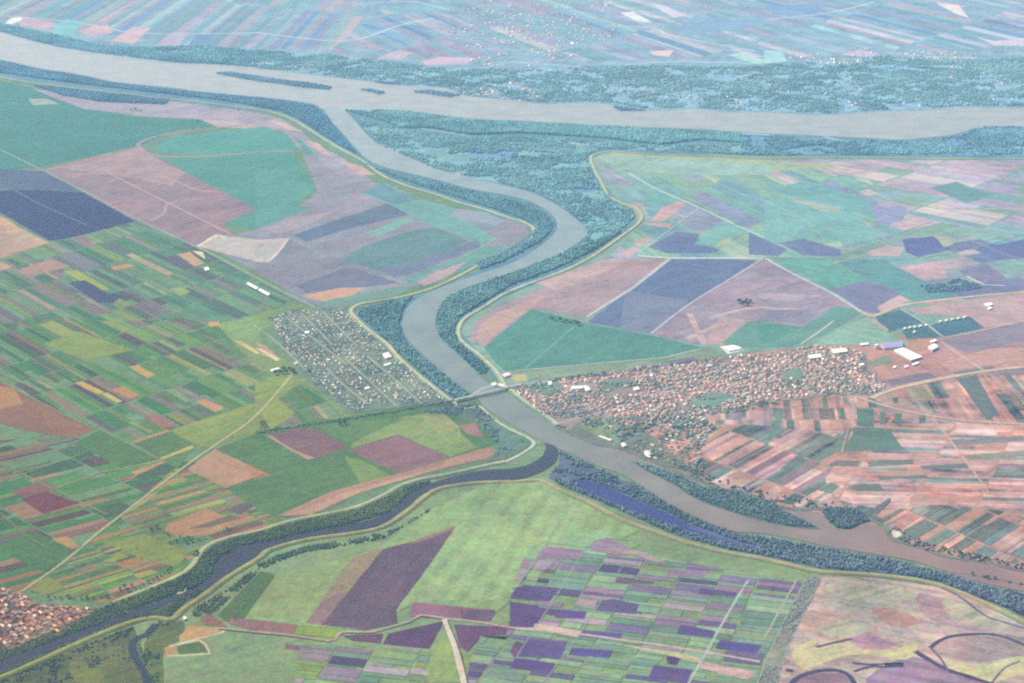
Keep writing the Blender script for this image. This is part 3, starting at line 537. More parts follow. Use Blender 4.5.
wood('A3 0,275 330,258 640,258 1015,262 1015,432 830,428 740,420 640,422 520,422 400,400 300,396 130,398 0,386', (116,168,188), 20, 9, 16, clump=.44, far=True, fl=(136,180,194))
wood('A4 0,252 330,240 480,215 640,235 830,235 1015,225 1400,225 1400,410 1015,415 800,412 640,422 400,432 240,442 0,432', (114,166,188), 20, 9, 16, clump=.42, far=True, fl=(136,180,194))

# ================================================================ WATER
def water(s, rgb, name='river', sm=True, g=.85):
    return poly(s, rgb, 0, name=name, sm=sm, m=WATER, gain=g)
DN = 'F -200,2 -80,18 0,32 28,40 54,46 85,51 113,55 143,59 179,63 218,64.5 260,68 306,74 340,78 370,81.5 409,86 445,88.5 468,96 515,100 543,103.7 587,103 612,105 643,110 674,110 700,109 723,112 770,112.7 825,115 866,112.7 928,110 969,107.5 1024,108 1200,102 1200,124 1024,127 977,130.5 953,134.5 905,139.5 871,138 825,136 741,132 715,130 677,128 638,127 600,125.5 561,123 515,120.5 473,119 439,115 409,111.5 378,110 362,109.5 345,110'
DN2 = ' 323,109 314,104 288,100 260,97 205,92 167,87 115,82 77,74 38,68 0,59.5 -80,48 -200,30'
water(DN + DN2, (186,182,178), name='river')
TL = [(323,109),(334,124),(345,136),(356,148),(364,157),(378,165),(399,171),(434,179),(473,189.5),(510,196),(530.5,201.5),(548,211.5),(557,221.5),(555.5,231.5),(543,244),(525.5,256),(510,263.5),(485.5,272),(460,280.5),(434,290),(414,301),(405,311),(402,324),(406,336.5),(414,347),(440,370),(454,381),(471.6,394.5),(480,401),(484.5,407.5),(496,415),(510,423.5),(522,430),(540,440),(553.5,446.5),(571.5,454),(597,465.5),(620,473.5),(638,483.5),(653.5,494),(663.7,503),(689,513.5),(710,523.5),(733,531),(764,533.5),(789.5,538),(828,546.5),(853.6,550.5),(887,556),(912.6,561),(943,570),(969,579),(994.5,585.5),(1024,591.5),(1120,612)]
TR = [(345,110),(357,123),(373,140.5),(391,149),(419,159),(444,167.5),(470,177),(510,187),(533,193),(558.7,206),(576.7,220),(587,230),(583,239),(561,253),(535.7,263),(510,273),(485.5,281),(460,290),(445.5,299),(438,311),(435,324),(440,336.5),(447,345),(464.6,360.5),(478.7,374),(487,381),(496,388),(507,392),(520,402),(534,413),(545.5,421.5),(558.7,429),(579,439),(600,446.5),(620,451),(643,459.5),(664,468),(690,478.5),(710,486.5),(728,494.5),(770,507),(800,511),(818,512),(828,521),(837,528.5),(849,530),(861,525),(870,522.5),(880,527),(887,534),(892,541),(917.7,548),(938,555.5),(964,561),(987,564.5),(1024,572.5),(1120,590)]
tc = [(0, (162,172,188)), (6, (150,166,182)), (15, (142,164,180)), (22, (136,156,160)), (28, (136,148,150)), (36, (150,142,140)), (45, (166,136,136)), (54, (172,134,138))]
def river_band(a, b, cols):
    na, nb = smooth(a, False), smooth(b, False); n = max(len(na), len(nb))
    def rs(q):
        d = [0]
        for i in range(1, len(q)): d.append(d[-1] + math.hypot(q[i][0] - q[i-1][0], q[i][1] - q[i-1][1]))
        t = np.linspace(0, d[-1], n); return np.interp(t, d, [k[0] for k in q]), np.interp(t, d, [k[1] for k in q])
    (ax, ay), (bx, by) = rs(na), rs(nb); z = level(list(zip(ax, ay)) + list(zip(bx, by))); V, Fc, Cc = [], [], []
    for i in range(n):
        V += [gp(ax[i], ay[i], z), gp(bx[i], by[i], z)]
    for i in range(n - 1):
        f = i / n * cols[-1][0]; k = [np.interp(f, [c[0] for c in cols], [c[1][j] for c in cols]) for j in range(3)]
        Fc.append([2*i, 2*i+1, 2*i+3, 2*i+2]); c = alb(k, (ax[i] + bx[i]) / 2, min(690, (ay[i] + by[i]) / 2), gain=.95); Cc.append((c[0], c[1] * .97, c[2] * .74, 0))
    o = mesh_obj('river', V, Fc, WATER, Cc, kind='structure')
    if o.data.polygons[0].normal.z < 0: o.data.flip_normals()
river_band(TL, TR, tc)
BU = 'F -60,676 0,660 26,650 51,638.6 82,627 110,618 128,612 154,603 177,594 195,587.5 210,576 215,563 220,556.7 238,546.5 260,538 270,541 306,532 340,526 370,519.5 393,510 409,494 429,484 460,474.5 485,470 510,468.5 528,464.5 541,457 546,448 545,443'
BL = ' 556,447 558,456 552,465 536,474 515,479.6 486,481 445,486 419,496 409,508 401,516 383,525 352,533 306,539 273,549 262,555 246,566 223,580 205,592.5 193,597 179,598 159,607 133,618 110,628 77,641 51,652.5 26,664 0,676 -60,700'
water(BU + BL, (92,84,98), name='stream', g=.5)
ribbon('F 110,690 150,690 144,672 136,659 132,647 135,640 147,634 156,624'.replace('110,690 ', ''), 22, (52,54,92), name='stream', m=WATER)
water('F 572,479 590,481.5 612,489 637,500.5 665,512 692,526 735,541 770,551 732,543.5 692,532 660,521 628,509 600,497.5 584,490', (62,82,134), name='lagoon')
water('F 945,579 985,586 1024,594 1100,610 1100,632 1024,606 990,598 965,588', (96,84,136), name='lagoon', g=.5)
for s, wd in (('D4 105,690 135,662 195,641 270,634 325,650 355,690', 24), ('D4 205,545 270,528 345,512', 13), ('D4 648,548 685,520 740,501 850,493 930,503 1015,535 1100,560', 20), ('D4 590,560 640,592 715,632 800,660 900,692', 26), ('D4 345,606 420,612 545,606', 14), ('D4 350,640 420,620 470,622 548,618', 16), ('D4 470,612 545,614', 26), ('D4 85,632 115,640', 26)):
    ribbon(s, wd * .72, (74,76,108), name='pond', m=WATER)
ribbon('D4 660,300 760,345 860,420 930,445 1015,470 1080,490', 10, (110,95,135), name='stream', m=WATER)
ribbon('D4 648,545 690,590 720,640', 8, (110,90,130), name='stream', m=WATER); ribbon('D4 1000,600 940,625 890,683', 7, (125,105,125), name='ditch')
ribbon('A2 330,430 440,430 540,470 640,500 760,520 900,540', 34, (158,182,188), name='stream', m=WATER); ribbon('A3 -80,545 0,545 170,550 220,560 340,566 480,560', 34, (150,186,196), name='stream', m=WATER)
ribbon('A3 680,540 720,528 850,520 1015,528', 50, (150,184,196), name='stream', m=WATER); ribbon('A4 235,535 330,555 470,578 700,590 1015,578', 40, (150,186,198), name='stream', m=WATER)
for s, c in (('A2 830,600 880,580 1015,590 1015,620 900,620', (110,150,190)), ('B3 215,20 260,5 330,30 330,75 250,85 220,55', (112,152,186)), ('B3 330,160 400,155 430,185 380,190', (118,156,178))): water(s, c, name='lagoon')
ribbon('F 556,427 578,438 600,445 621,449 644,458 665,466.5 691,477 711,484.5 729,492.5 771,505 800,509.5 836,509 866,518 881,525 888,532 893,539.5 918,546.5 939,554 965,559.5 1024,571 1100,586', 22, (118, 142, 118), name='river_bank', mott=.6)
wood('F -20,683 0,674.5 38,658.5 77,642 110,629 133,619 159,608 179,599 184,603 172,615 154,614.5 133,618.5 102,629.5 64,645.5 33,658.8 0,672.5', (104,138,70), 8, 4.2, 5, clump=.35)
poly('F 474,366 487,371 498,378 505,386 500,387 493,386 484,380', (104,146,122), .6, name='river_bank')
# islands
for s in ('A1 840,285 900,282 1015,300 1100,312 1015,318 920,302', 'A2 0,302 90,310 220,325 300,340 290,350 180,340 60,322 0,315', 'A2 410,350 450,348 510,362 490,368', 'A2 615,358 680,352 760,362 800,372 760,378 680,368', 'A2 470,318 560,324 570,330 500,326', 'A3 400,415 460,420 530,432 430,432'):
    wood(s, (104,148,168), 18, 9, 13, name='island_wood', cover=1)
poly('F 631.6,461.3 649.5,465 670,471.6 684,477 700,485.4 740.6,491 770,501.4 789.6,514.4 817.8,527 815,529.5 790,527 764,522 740,515 710,505 689,495 677,486.5 663,479 648,472 637,464.5', (86,128,118), .5, name='island', sm=True)
wood('F 634,463 649.5,466 670,472.6 684,478 700,486.4 740,492 770,502 789,515 816,527 790,526 764,521 740,514 710,504 689,494 677,485.5 663,478 648,471', (92,134,120), 11, 6.5, 11, floor=False)
wood('F 822,512 834,508 848,507 862,514 868,521 860,524 849,529 837,527.5 829,520.5', (84,120,116), 10, 6.5, 11)
ribbon('D4 735,254 800,262 860,272 920,282 1015,302 1080,315', 9, (120,128,112), name='spit')
ribbon('F 688,527 730,540.5 770,550.5 820,559 870,565.5', 15, (84,98,146), name='lagoon', m=WATER)
poly('D1 690,332 712,318 728,316 722,326 700,336', (222,180,170), .2, name='sand_bank', sm=True)
poly('A4 750,525 820,505 930,497 1015,500 1015,520 900,530', (104,150,186), .4, name='island', sm=True)
wood('A4 800,510 860,498 1015,498 1200,490 1200,560 1015,560 860,560 800,545', (96,142,182), 17, 9, 18, clump=.2)
# ================================================================ ROADS, LEVEES, RAILWAY
LV = (196, 196, 152); LS = (150, 180, 140)
for s, c in (('F -140,48 -60,64 0,77 26,82 64,87 102,91.5 141,96 179,100 218,104.5 260,110 281,115 298.5,123 319,136 339.5,148.5 362.6,161 383,176 408.7,186.6 434,194 460,203 485.6,210 511,219 524,222.5 534,229 532,238 520,247 510,252 485.6,262 460,276 434,288 408.7,295.5 383,300.7 360,304.5 351,311 357.5,320 370,331.5 388,345 398.5,358 419,376 439.5,392.5 452,401.5', (216, 206, 162)),
             ('F 1180,160 1024,159 943,159 841,157.5 764,158.5 715,156 664,155 625,152.5 607,152 594.5,155 590.7,159 594.5,170 600,180 608.6,195.6 620,203 635.5,208.4 642,216 638,224 625,234 607,247 587,260 561,272.5 535.6,281.5 510,291.7 498,298 480,309.6 465,318.6 458.7,329 460,339 467,346 478,354 493,368 498.6,375 505.6,386 512.7,391.6 524,401 540,411.6 552.5,421 558,425.6', (204, 204, 172)),
             ('F 112,603.5 133,595 154,587 179,576 192,567 200,554 210,545 230.5,537.5 260,531 288,522 319,515.7 355,508 383,496 398.5,487 419,480 450,474 485,466 505,462', (200, 200, 150)),
             ('F -60,700 0,678 33,664 64,650 102,633.5 133,622 154,618 172,619.5 184,609 205,595 230.5,576 260,558 270,550 306,540 352,533.6 383,527 408.7,510.5 434,491 460,485 486,482.5 515,482 541,481 561,491 587,501.5 612,515 625,521 664,535 694.5,545 728,553 764,559.5 790,565.6 820,572 866.5,574.6 905,578.5 938,585 969,596.4 994.6,608 1024,622 1120,668', (176, 180, 128))):
    ribbon(s, 11, c, name='levee', h=3.5, base=27, side=LS if c[1] > 190 else (158, 166, 112), mott=.4)
ribbon('F 505,462 512,459 525,452 534,444 528,438 522,435 505.6,427 491.6,417.4 480,407 470,408 460,408 455,404 454.5,401.5', 13, (206, 206, 180), name='road')
for s, wd, c in (('F -60,122 46,172 136,218.5 205,251 255,277 283,292 319,310 332,321 357,345', 14, (150, 182, 150)), ('F 298,368 255,417 220,442 179,471 123,514 97,534 64,562 23,591', 11, (196, 188, 146)), ('F -40,353 0,373 38,391 95,427 159,459', 9, (150, 158, 122)),
                 ('C4 330,210 480,260 640,295 780,315 1015,330 1300,345', 16, (205, 186, 160)), ('C4 420,228 500,195 700,150 880,120 1015,105 1300,70', 24, (226, 188, 160)), ('C4 660,305 800,490 880,600', 7, (224, 176, 155)), ('F 764,258 795,275 831,293 861,312', 18, (204, 192, 190)),
                 ('F 638,256 671,258.4 764,258.4', 24, (226, 212, 212)), ('F 671,258 633,288 587,317', 22, (202, 192, 192)), ('F 761,260 733,277.6 687,306 651,334', 16, (190, 176, 182)), ('F 628,172.6 656,189 699.6,208 733,224 764,238', 18, (190, 202, 196)), ('F 699.6,208 664,234 638,254.6', 10, (180, 190, 190)),
                 ('F 728,190 750,197 775,206', 8, (180, 190, 195)), ('F 861,312 874,316 897,307 918,303 984,295.5 1024,292.5 1180,283', 22, (232, 184, 166)), ('F 834,321 815,335 800,345', 9, (210, 196, 176)), ('F 902,309.6 925,323.7 943,337', 9, (206, 194, 186)), ('F 943,338.5 984,330.5 1024,321.5 1180,290', 9, (196, 180, 172)),
                 ('F 941,342 959,355 984,371', 15, (204, 176, 160)), ('F 515,371 664,358 702,349', 13, (184, 194, 170)), ('F 444.6,619.4 455,646 466,690', 22, (226, 202, 186)), ('D2 -140,470 0,485 120,495 290,520 345,485 460,485 600,445 650,420 740,432 860,445 1015,470 1120,480', 11, (204, 168, 160)),
                 ('F 515,628.4 560,632 620,640 690,650 760,662', 12, (205, 180, 165)), ('F 685,690 707,651.5 730,610.5 748,581', 8, (178, 188, 170)), ('F 764,640 780,610 797,580', 7, (170, 170, 150)), ('F 755,690 775,640 808,576', 7, (150, 165, 145)), ('F 774,690 790,642 822,577', 7, (160, 165, 150)),
                 ('C1 470,560 520,540 590,480 640,470', 6, (190, 165, 130)), ('C1 0,555 170,495 310,450', 6, (170, 165, 125)), ('C1 0,480 120,540 330,640 420,683', 6, (165, 160, 122)), ('D1 0,20 90,100 190,160', 5, (150, 150, 110)), ('C1 220,580 390,520 640,470', 7, (190, 165, 125)), ('B1 0,445 200,530 330,600', 7, (170, 165, 150)), ('B1 300,480 400,540', 6, (170, 185, 150)),
                 ('B2 130,265 280,340', 8, (160, 175, 170)), ('B2 440,400 570,440', 8, (180, 185, 175)), ('B2 590,110 780,190 920,260 930,275 870,310 640,430', 8, (150, 190, 160)), ('C2 0,540 100,500 240,462 360,430 560,370', 6, (120, 140, 110)), ('C2 0,560 180,590 230,610', 5, (120, 160, 110)),
                 ('B4 0,120 100,165 200,225', 8, (165, 195, 185)), ('B4 380,80 450,100 560,150 760,200', 9, (200, 185, 185)), ('B4 700,240 870,300 1015,360', 7, (170, 165, 175)), ('B4 -60,340 180,345 500,350 760,320 1015,250', 8, (150, 175, 165)), ('B4 660,200 500,255 300,300', 8, (185, 175, 180)), ('B4 700,150 1015,155', 14, (214, 180, 182)), ('B4 790,415 860,450 940,452', 16, (235, 205, 190)),
                 ('A4 0,640 200,650 270,683', 10, (206, 186, 180)), ('B4 230,15 280,22 400,5', 12, (214, 190, 185)), ('B4 200,-10 280,25', 12, (214, 190, 185)), ('C4 305,440 390,470 580,470', 5, (190, 165, 150)), ('F 805,411 850,424 842,452', 5, (200, 170, 155)), ('F 577,431 587,435 597,440', 7, (226, 190, 190)), ('F 514,391 530,402 545,412 556,421 568,430', 9, (205, 192, 176)),
                 ('D3 190,60 110,190 0,345', 4, (140, 175, 145)), ('D3 450,210 290,470 130,683', 3, (150, 165, 150)), ('D3 310,130 190,330 20,590', 3, (165, 165, 155))):
    ribbon(s, wd, c, name='road', sm=len(s.split()) > 4)
for s in ('C3 885,700 850,640',): pass
ribbon('F 255,433 319,423.5 400,411 452,402', 8, (78, 104, 100), name='railway', sm=False, mott=.2); ribbon('F 521,386 548,380 587,375.5 664,366.5 722,358', 8, (96, 122, 118), name='railway', sm=False, mott=.2)
ribbon('D2 -140,474 0,489 120,499 290,524 345,489 460,489 600,449 650,424 735,435', 4, (92, 84, 96), name='ditch', sm=False)
ribbon('D2 752,440 800,560 832,690', 5, (110, 110, 100), name='ditch'); ribbon('F -30,684 0,673 33,659.5 64,646 102,630 133,619 154,615.5', 8, (20, 14, 26), name='ditch', mott=.1, m=LAND)
ribbon('F 172,616 184,605.5 205,592 230,573 260,555.5 270,547.5 306,537.8 352,531.5 383,524.5', 7, (50, 54, 66), name='ditch', mott=.1)
for s, wd, c in (('D2 -140,474 0,489', 4, (92, 84, 96)),): pass

# ================================================================ BUILDINGS
def col(c): return (*c, 1)
def prism(verts2, z0, z1):
    n = len(verts2); v = [(a, b, z0) for a, b in verts2] + [(a, b, z1) for a, b in verts2]
    return v, [list(range(n))[::-1], list(range(n, 2 * n))] + [[i, (i + 1) % n, n + (i + 1) % n, n + i] for i in range(n)]
def ccw(q):
    ar = sum(q[i - 1][0] * q[i][1] - q[i][0] * q[i - 1][1] for i in range(len(q)))
    return q if ar > 0 else q[::-1]
def empty(name, loc, rz=0.0):
    o = bpy.data.objects.new(name, None); COLL.objects.link(o); o.location = loc; o.rotation_euler = (0, 0, rz); return o
def copy_tree(o, parent=None):
    c = o.copy(); COLL.objects.link(c)
    if parent: c.parent = parent
    for ch in o.children: copy_tree(ch, c)
    return c
def gable(l, w_, eave, ridge, over=.5, th=.25):
    """wall shell with gable ends, and a two-sided roof with overhang and thickness"""
    a, b = l / 2, w_ / 2
    wv = [(-a, -b, 0), (a, -b, 0), (a, b, 0), (-a, b, 0), (-a, -b, eave), (a, -b, eave), (a, b, eave), (-a, b, eave), (-a, 0, ridge), (a, 0, ridge)]
    wf = [[0, 1, 5, 4], [1, 2, 6, 9, 5], [2, 3, 7, 6], [3, 0, 4, 8, 7]]
    s = (ridge - eave) / b; A, B = a + over, b + over; e = eave - over * s + .06; r = ridge + .06
    rv = [(-A, -B, e), (A, -B, e), (A, 0, r), (-A, 0, r), (A, B, e), (-A, B, e)]; rv += [(x, y, z + th) for x, y, z in rv]
    rf = [[0, 3, 2, 1], [3, 5, 4, 2], [6, 7, 8, 9], [9, 8, 10, 11], [0, 1, 7, 6], [4, 5, 11, 10], [1, 2, 8, 7], [2, 4, 10, 8], [3, 0, 6, 9], [5, 3, 9, 11]]
    return (wv, wf), (rv, rf)
def boxm(x0, x1, y0, y1, z0, z1): return prism([(x0, y0), (x1, y0), (x1, y1), (x0, y1)], z0, z1)
ROOFS = {'orange': (.66, .31, .14), 'red': (.42, .14, .08), 'brown': (.26, .15, .10), 'pale': (.72, .52, .38), 'grey': (.32, .31, .32), 'white': (.74, .72, .68), 'blue grey': (.30, .36, .45), 'pink': (.64, .38, .30)}
def make_house(roof, l=13, w_=8.5, eave=3.6, ridge=6.6, name='house', wall=(.72, .62, .48), chim=True):
    r = empty(name, (0, 0, 0)); (wv, wf), (rv, rf) = gable(l, w_, eave, ridge)
    mesh_obj('wall', wv, wf, plain('wall_plaster %.2f' % wall[0], wall), parent=r)
    ro = mesh_obj('roof', rv, rf, plain('roof ' + roof, ROOFS[roof], .85, .35, .4), parent=r)
    if chim: mesh_obj('chimney', *boxm(l * .2, l * .2 + .8, .5, 1.3, ridge - 1.2, ridge + 1), plain('brick', (.3, .16, .11)), parent=ro)
    mesh_obj('door', *boxm(-.55, .55, -w_ / 2 - .08, -w_ / 2 - .003, 0, 2.1), plain('door_wood', (.12, .07, .05)), parent=r)
    return r
def hall(name, label, cat, quad, hgt=7, roof=(.62, .62, .62), wall=(.5, .48, .45), flat=True, group=None):
    """quad: the four picture corners of its roof"""
    q = ccw([gp(*a, hgt)[:2] for a in pts('F ' + quad)]); cx = sum(a[0] for a in q) / len(q); cy = sum(a[1] for a in q) / len(q)
    q = [(a - cx, b - cy) for a, b in q]; r = empty(name, (cx, cy, .6)); tag(r, label, cat, group)
    wl = mesh_obj('wall', *prism(q, 0, hgt), plain('hall_wall', wall), parent=r)
    o = [(a * 1.03, b * 1.03) for a, b in q]; key = 'roof_%d_%d_%d' % tuple(int(c * 100) for c in roof)
    if flat or len(q) != 4: mesh_obj('roof', *prism(o, hgt + .01, hgt + .5), plain(key, roof, .7, .12, .05), parent=r)
    else:
        e = [math.dist(o[i], o[(i + 1) % 4]) for i in range(4)]
        if e[0] < e[1]: o = o[1:] + o[:1]
        m1 = ((o[1][0] + o[2][0]) / 2, (o[1][1] + o[2][1]) / 2); m2 = ((o[3][0] + o[0][0]) / 2, (o[3][1] + o[0][1]) / 2); rz = hgt + 2.2
        v = [(*o[0], hgt), (*o[1], hgt), (*o[2], hgt), (*o[3], hgt), (*m1, rz), (*m2, rz)]
        mesh_obj('roof', v, [[0, 1, 4, 5], [2, 3, 5, 4], [1, 2, 4], [3, 0, 5], [0, 3, 2, 1]], plain(key, roof, .7, .12, .05), parent=r)
    i = max(range(len(q)), key=lambda i: -(q[i][1] + q[(i + 1) % len(q)][1])); a, b = q[i], q[(i + 1) % len(q)]
    d = Vector((b[0] - a[0], b[1] - a[1])).normalized(); n = Vector((d.y, -d.x)); m = Vector(((a[0] + b[0]) / 2, (a[1] + b[1]) / 2)); wd = min(5, math.dist(a, b) * .3)
    mesh_obj('door', *prism(ccw([tuple(m - d * wd / 2 + n * .01), tuple(m + d * wd / 2 + n * .01), tuple(m + d * wd / 2 + n * .2), tuple(m - d * wd / 2 + n * .2)]), 0, hgt * .6), plain('hall_door', (.16, .17, .2)), parent=r)
    return r
hall('warehouse', 'large white flat-roofed warehouse beside the brown strips right of the town', 'warehouse', '894,350.3 903.5,348 921.8,356.6 911,359.8', 9, (.78, .78, .78))
hall('factory_hall', 'bright white factory hall at the road junction behind the large white warehouse', 'factory', '928,347 934,343.5 938.5,346.5 932,350', 10, (0.60, 0.60, 0.60), flat=False)
hall('factory_hall', 'small white hall at the corner of the dark green plot, above the factory', 'factory', '930,341 935.5,339.3 937,340.6 931.5,342.4', 8, (.75, .75, .74))
hall('factory_hall', 'long blue grey factory hall between the pink silo and the factory yard', 'factory', '880.5,343 902,341.8 903,346.5 884,348.3', 8, (.20, .19, .34), flat=False)
hall('shed', 'low pale shed at the top edge of the town, left of the pink silo', 'shed', '860,343.6 868,342.6 869,344.3 861,345.3', 5, (.55, .52, .58))
hall('shed', 'narrow white shed below the large white warehouse', 'shed', '912,364 918.5,361.8 919.3,363 913,365.2', 5, (.72, .70, .68))
hall('shed', 'small white shed on the edge of the red strip left of the warehouse', 'shed', '893,366.6 896,365.9 896.5,367.2 893.5,367.9', 4, (.75, .72, .70))
hall('shed', 'small pinkish shed in the middle of the red strip edge under the warehouse', 'shed', '904,366 908,365 908.5,366.8 904.5,367.6', 4, (.70, .52, .48))
hall('shed', 'small white shed on the meadow at the eastern end of the town houses', 'shed', '859.5,363.8 863.5,363.2 864,365 860,365.6', 5, (.74, .74, .70))
hall('hall', 'pale turquoise roofed hall at the top edge of the town', 'hall', '808,355.3 820,353.8 822,357 810,358.4', 8, (.50, .64, .62))
hall('hall', 'cream roofed hall at the top right corner of the town', 'hall', '831,349.6 845,348.2 848,351.2 834,353.2', 8, (.70, .64, .56))
hall('hall', 'long white hall on the green between the bridge and the town', 'hall', '571.5,386.3 582,385.8 583,388.2 572,389', 7, (0.59, 0.59, 0.58), flat=False)
hall('hall', 'white hall set at an angle on the end of the long hall', 'hall', '583,386 588,386.2 591,389.6 586.5,391', 7, (0.59, 0.59, 0.58), flat=False)
hall('shed', 'small pale blue shed beside the bridge approach road', 'shed', '547.8,382 551,381 552,384 549,385', 6, (.60, .66, .66))
hall('hall', 'pale turquoise hall at the park inside the town', 'hall', '633,388 638,386.8 640,389 635,390.2', 7, (.55, .66, .64))
hall('long_shed', 'upper of two long white livestock sheds by the long straight road', 'shed', '246.5,283.6 248.6,282.6 258,287.8 256,289', 5, (.78, .78, .78), group='long white livestock sheds')
hall('long_shed', 'lower of two long white livestock sheds by the long straight road', 'shed', '258,289.8 260.2,288.8 270,294 267.8,295.2', 5, (.78, .78, .78), group='long white livestock sheds')
hall('shed', 'small white shed in the field below the orange plots near the quarry', 'shed', '204,268 208,267 209.5,269.6 205.5,270.6', 5, (0.56, 0.53, 0.54))
hall('farmhouse', 'cream farmhouse beside the dark tree clump left of the cottage settlement', 'farmhouse', '270,370 278,367.6 280,369 272,371.6', 5, (.66, .62, .50), flat=False)
hall('barn', 'white barn at the end of the yellowish track by the cottage settlement', 'barn', '294,363 297,361.6 298,363 295,364.4', 5, (0.53, 0.51, 0.46), flat=False)
hall('hall', 'large pink and white hall beside the blue pool in the cottage settlement', 'hall', '382.5,354 388.5,352.3 392,356.8 385.5,358.4', 7, (.66, .46, .42), flat=False)
hall('shed', 'long bright white shed below the pool in the cottage settlement', 'shed', '383.5,364.8 390.5,362.6 391,364 384,366', 5, (0.61, 0.61, 0.59))
hall('shed', 'bright white shed at the upper left corner of the cottage settlement', 'shed', '304.8,331.6 308.8,330.8 309.4,332.8 305.4,333.6', 5, (0.62, 0.62, 0.61))
hall('shed', 'white shed among the lower left cottages', 'shed', '364.5,388 369,386.8 369.6,388.2 365,389.4', 5, (0.59, 0.59, 0.58))
hall('riverside_shed', 'cream shed on the right river bank above the bridge', 'shed', '491,383.6 495.5,382.3 497,384.4 492.5,385.8', 6, (0.56, 0.51, 0.43))
hall('riverside_shed', 'pinkish shed next to the levee above the bridge', 'shed', '498,383.4 503,384.4 505.5,387 500,386.4', 6, (.64, .48, .40))
hall('farmhouse', 'pale farmhouse with yellow yard at the levee corner above the bridge', 'farmhouse', '501.5,375 507,372.8 511.5,374.4 505,377', 6, (0.56, 0.46, 0.38), flat=False)
hall('pump_house', 'small white pump house at the bend of the lower levee', 'pump house', '183,617.4 185.6,616.6 186.6,618.6 184,619.4', 5, (0.59, 0.59, 0.58))
hall('farmhouse', 'white farmhouse in the pink field under the right edge road', 'farmhouse', '984,304 990,302.6 993,304.4 987,306', 6, (.76, .74, .68), flat=False)
hall('barn', 'low white barn in front of the white farmhouse in the pink field', 'barn', '987.5,307.6 991,306.8 992.2,308.6 988.6,309.4', 5, (.76, .70, .62), flat=False)
hall('quay_shed', 'long cream shed on the bank below the riverside green', 'shed', '598,436.4 600,435.6 612,439.6 610,440.8', 5, (0.54, 0.50, 0.42))
hall('bank_house', 'cream house at the lower end of the riverside green', 'house', '621,443.6 625,442.6 627,445.6 623,446.6', 6, (0.58, 0.50, 0.42), flat=False)
hall('bank_house', 'white house on the eroded bank where the side channel begins', 'house', '644,451.6 649,450.4 651,454.6 646,456', 6, (0.58, 0.48, 0.40), flat=False)
hall('greenhouse', 'long white greenhouse on the gravel yard above the town', 'greenhouse', '722,347.4 734,345.4 742,348.4 729,351', 5, (0.61, 0.60, 0.56), flat=False)
for k, (x, y, d) in enumerate(((903.5, 328, 'leftmost white cottage of the orchard row'), (908.5, 327, 'second white cottage from the left in the orchard row'), (913.5, 326.4, 'white cottage at the middle of the orchard row'), (919, 325.6, 'fourth white cottage of the orchard row'), (925, 324.6, 'white cottage at the right end of the orchard row, by the lane'),
                               (939, 321, 'white cottage at the left end of the upper orchard row'), (945, 320, 'second white cottage of the upper orchard row'), (951, 318.8, 'middle white cottage of the upper orchard row'), (957, 317.8, 'fourth white cottage of the upper orchard row'), (963, 316.8, 'white cottage at the right end of the upper orchard row'), (913, 331.5, 'white cottage alone inside the dark green orchard'))):
    hall('orchard_cottage', d, 'cottage', '%f,%f %f,%f %f,%f %f,%f' % (x, y, x + 2.6, y - .5, x + 3.1, y + .6, x + .5, y + 1.1), 4.5, (0.59, 0.58, 0.56), flat=False, group='white cottages along the orchards')
# pink silo
c = gp(877, 348.5); r = empty('silo', (c[0], c[1], .6)); tag(r, 'round pinkish silo with domed cap at the top edge of the town', 'silo')
ring = [(11 * math.cos(k * math.pi / 10), 11 * math.sin(k * math.pi / 10)) for k in range(20)]
mesh_obj('wall', *prism(ring, 0, 16), plain('silo_pink', (.6, .42, .40)), parent=r)
dv = [(a * 1.03, b * 1.03, 16.01) for a, b in ring] + [(a * .6, b * .6, 20) for a, b in ring] + [(0, 0, 21.5)]
mesh_obj('roof', dv, [[i, (i + 1) % 20, 20 + (i + 1) % 20, 20 + i] for i in range(20)] + [[20 + i, 20 + (i + 1) % 20, 40] for i in range(20)] + [list(range(20))[::-1]], plain('silo_cap', (.66, .50, .46)), parent=r)
# pool in the cottage settlement
poly('F 371,353 375,351.8 379.5,354 377,357.6 372.5,357', (70, 108, 160), 0, name='pond', m=WATER)

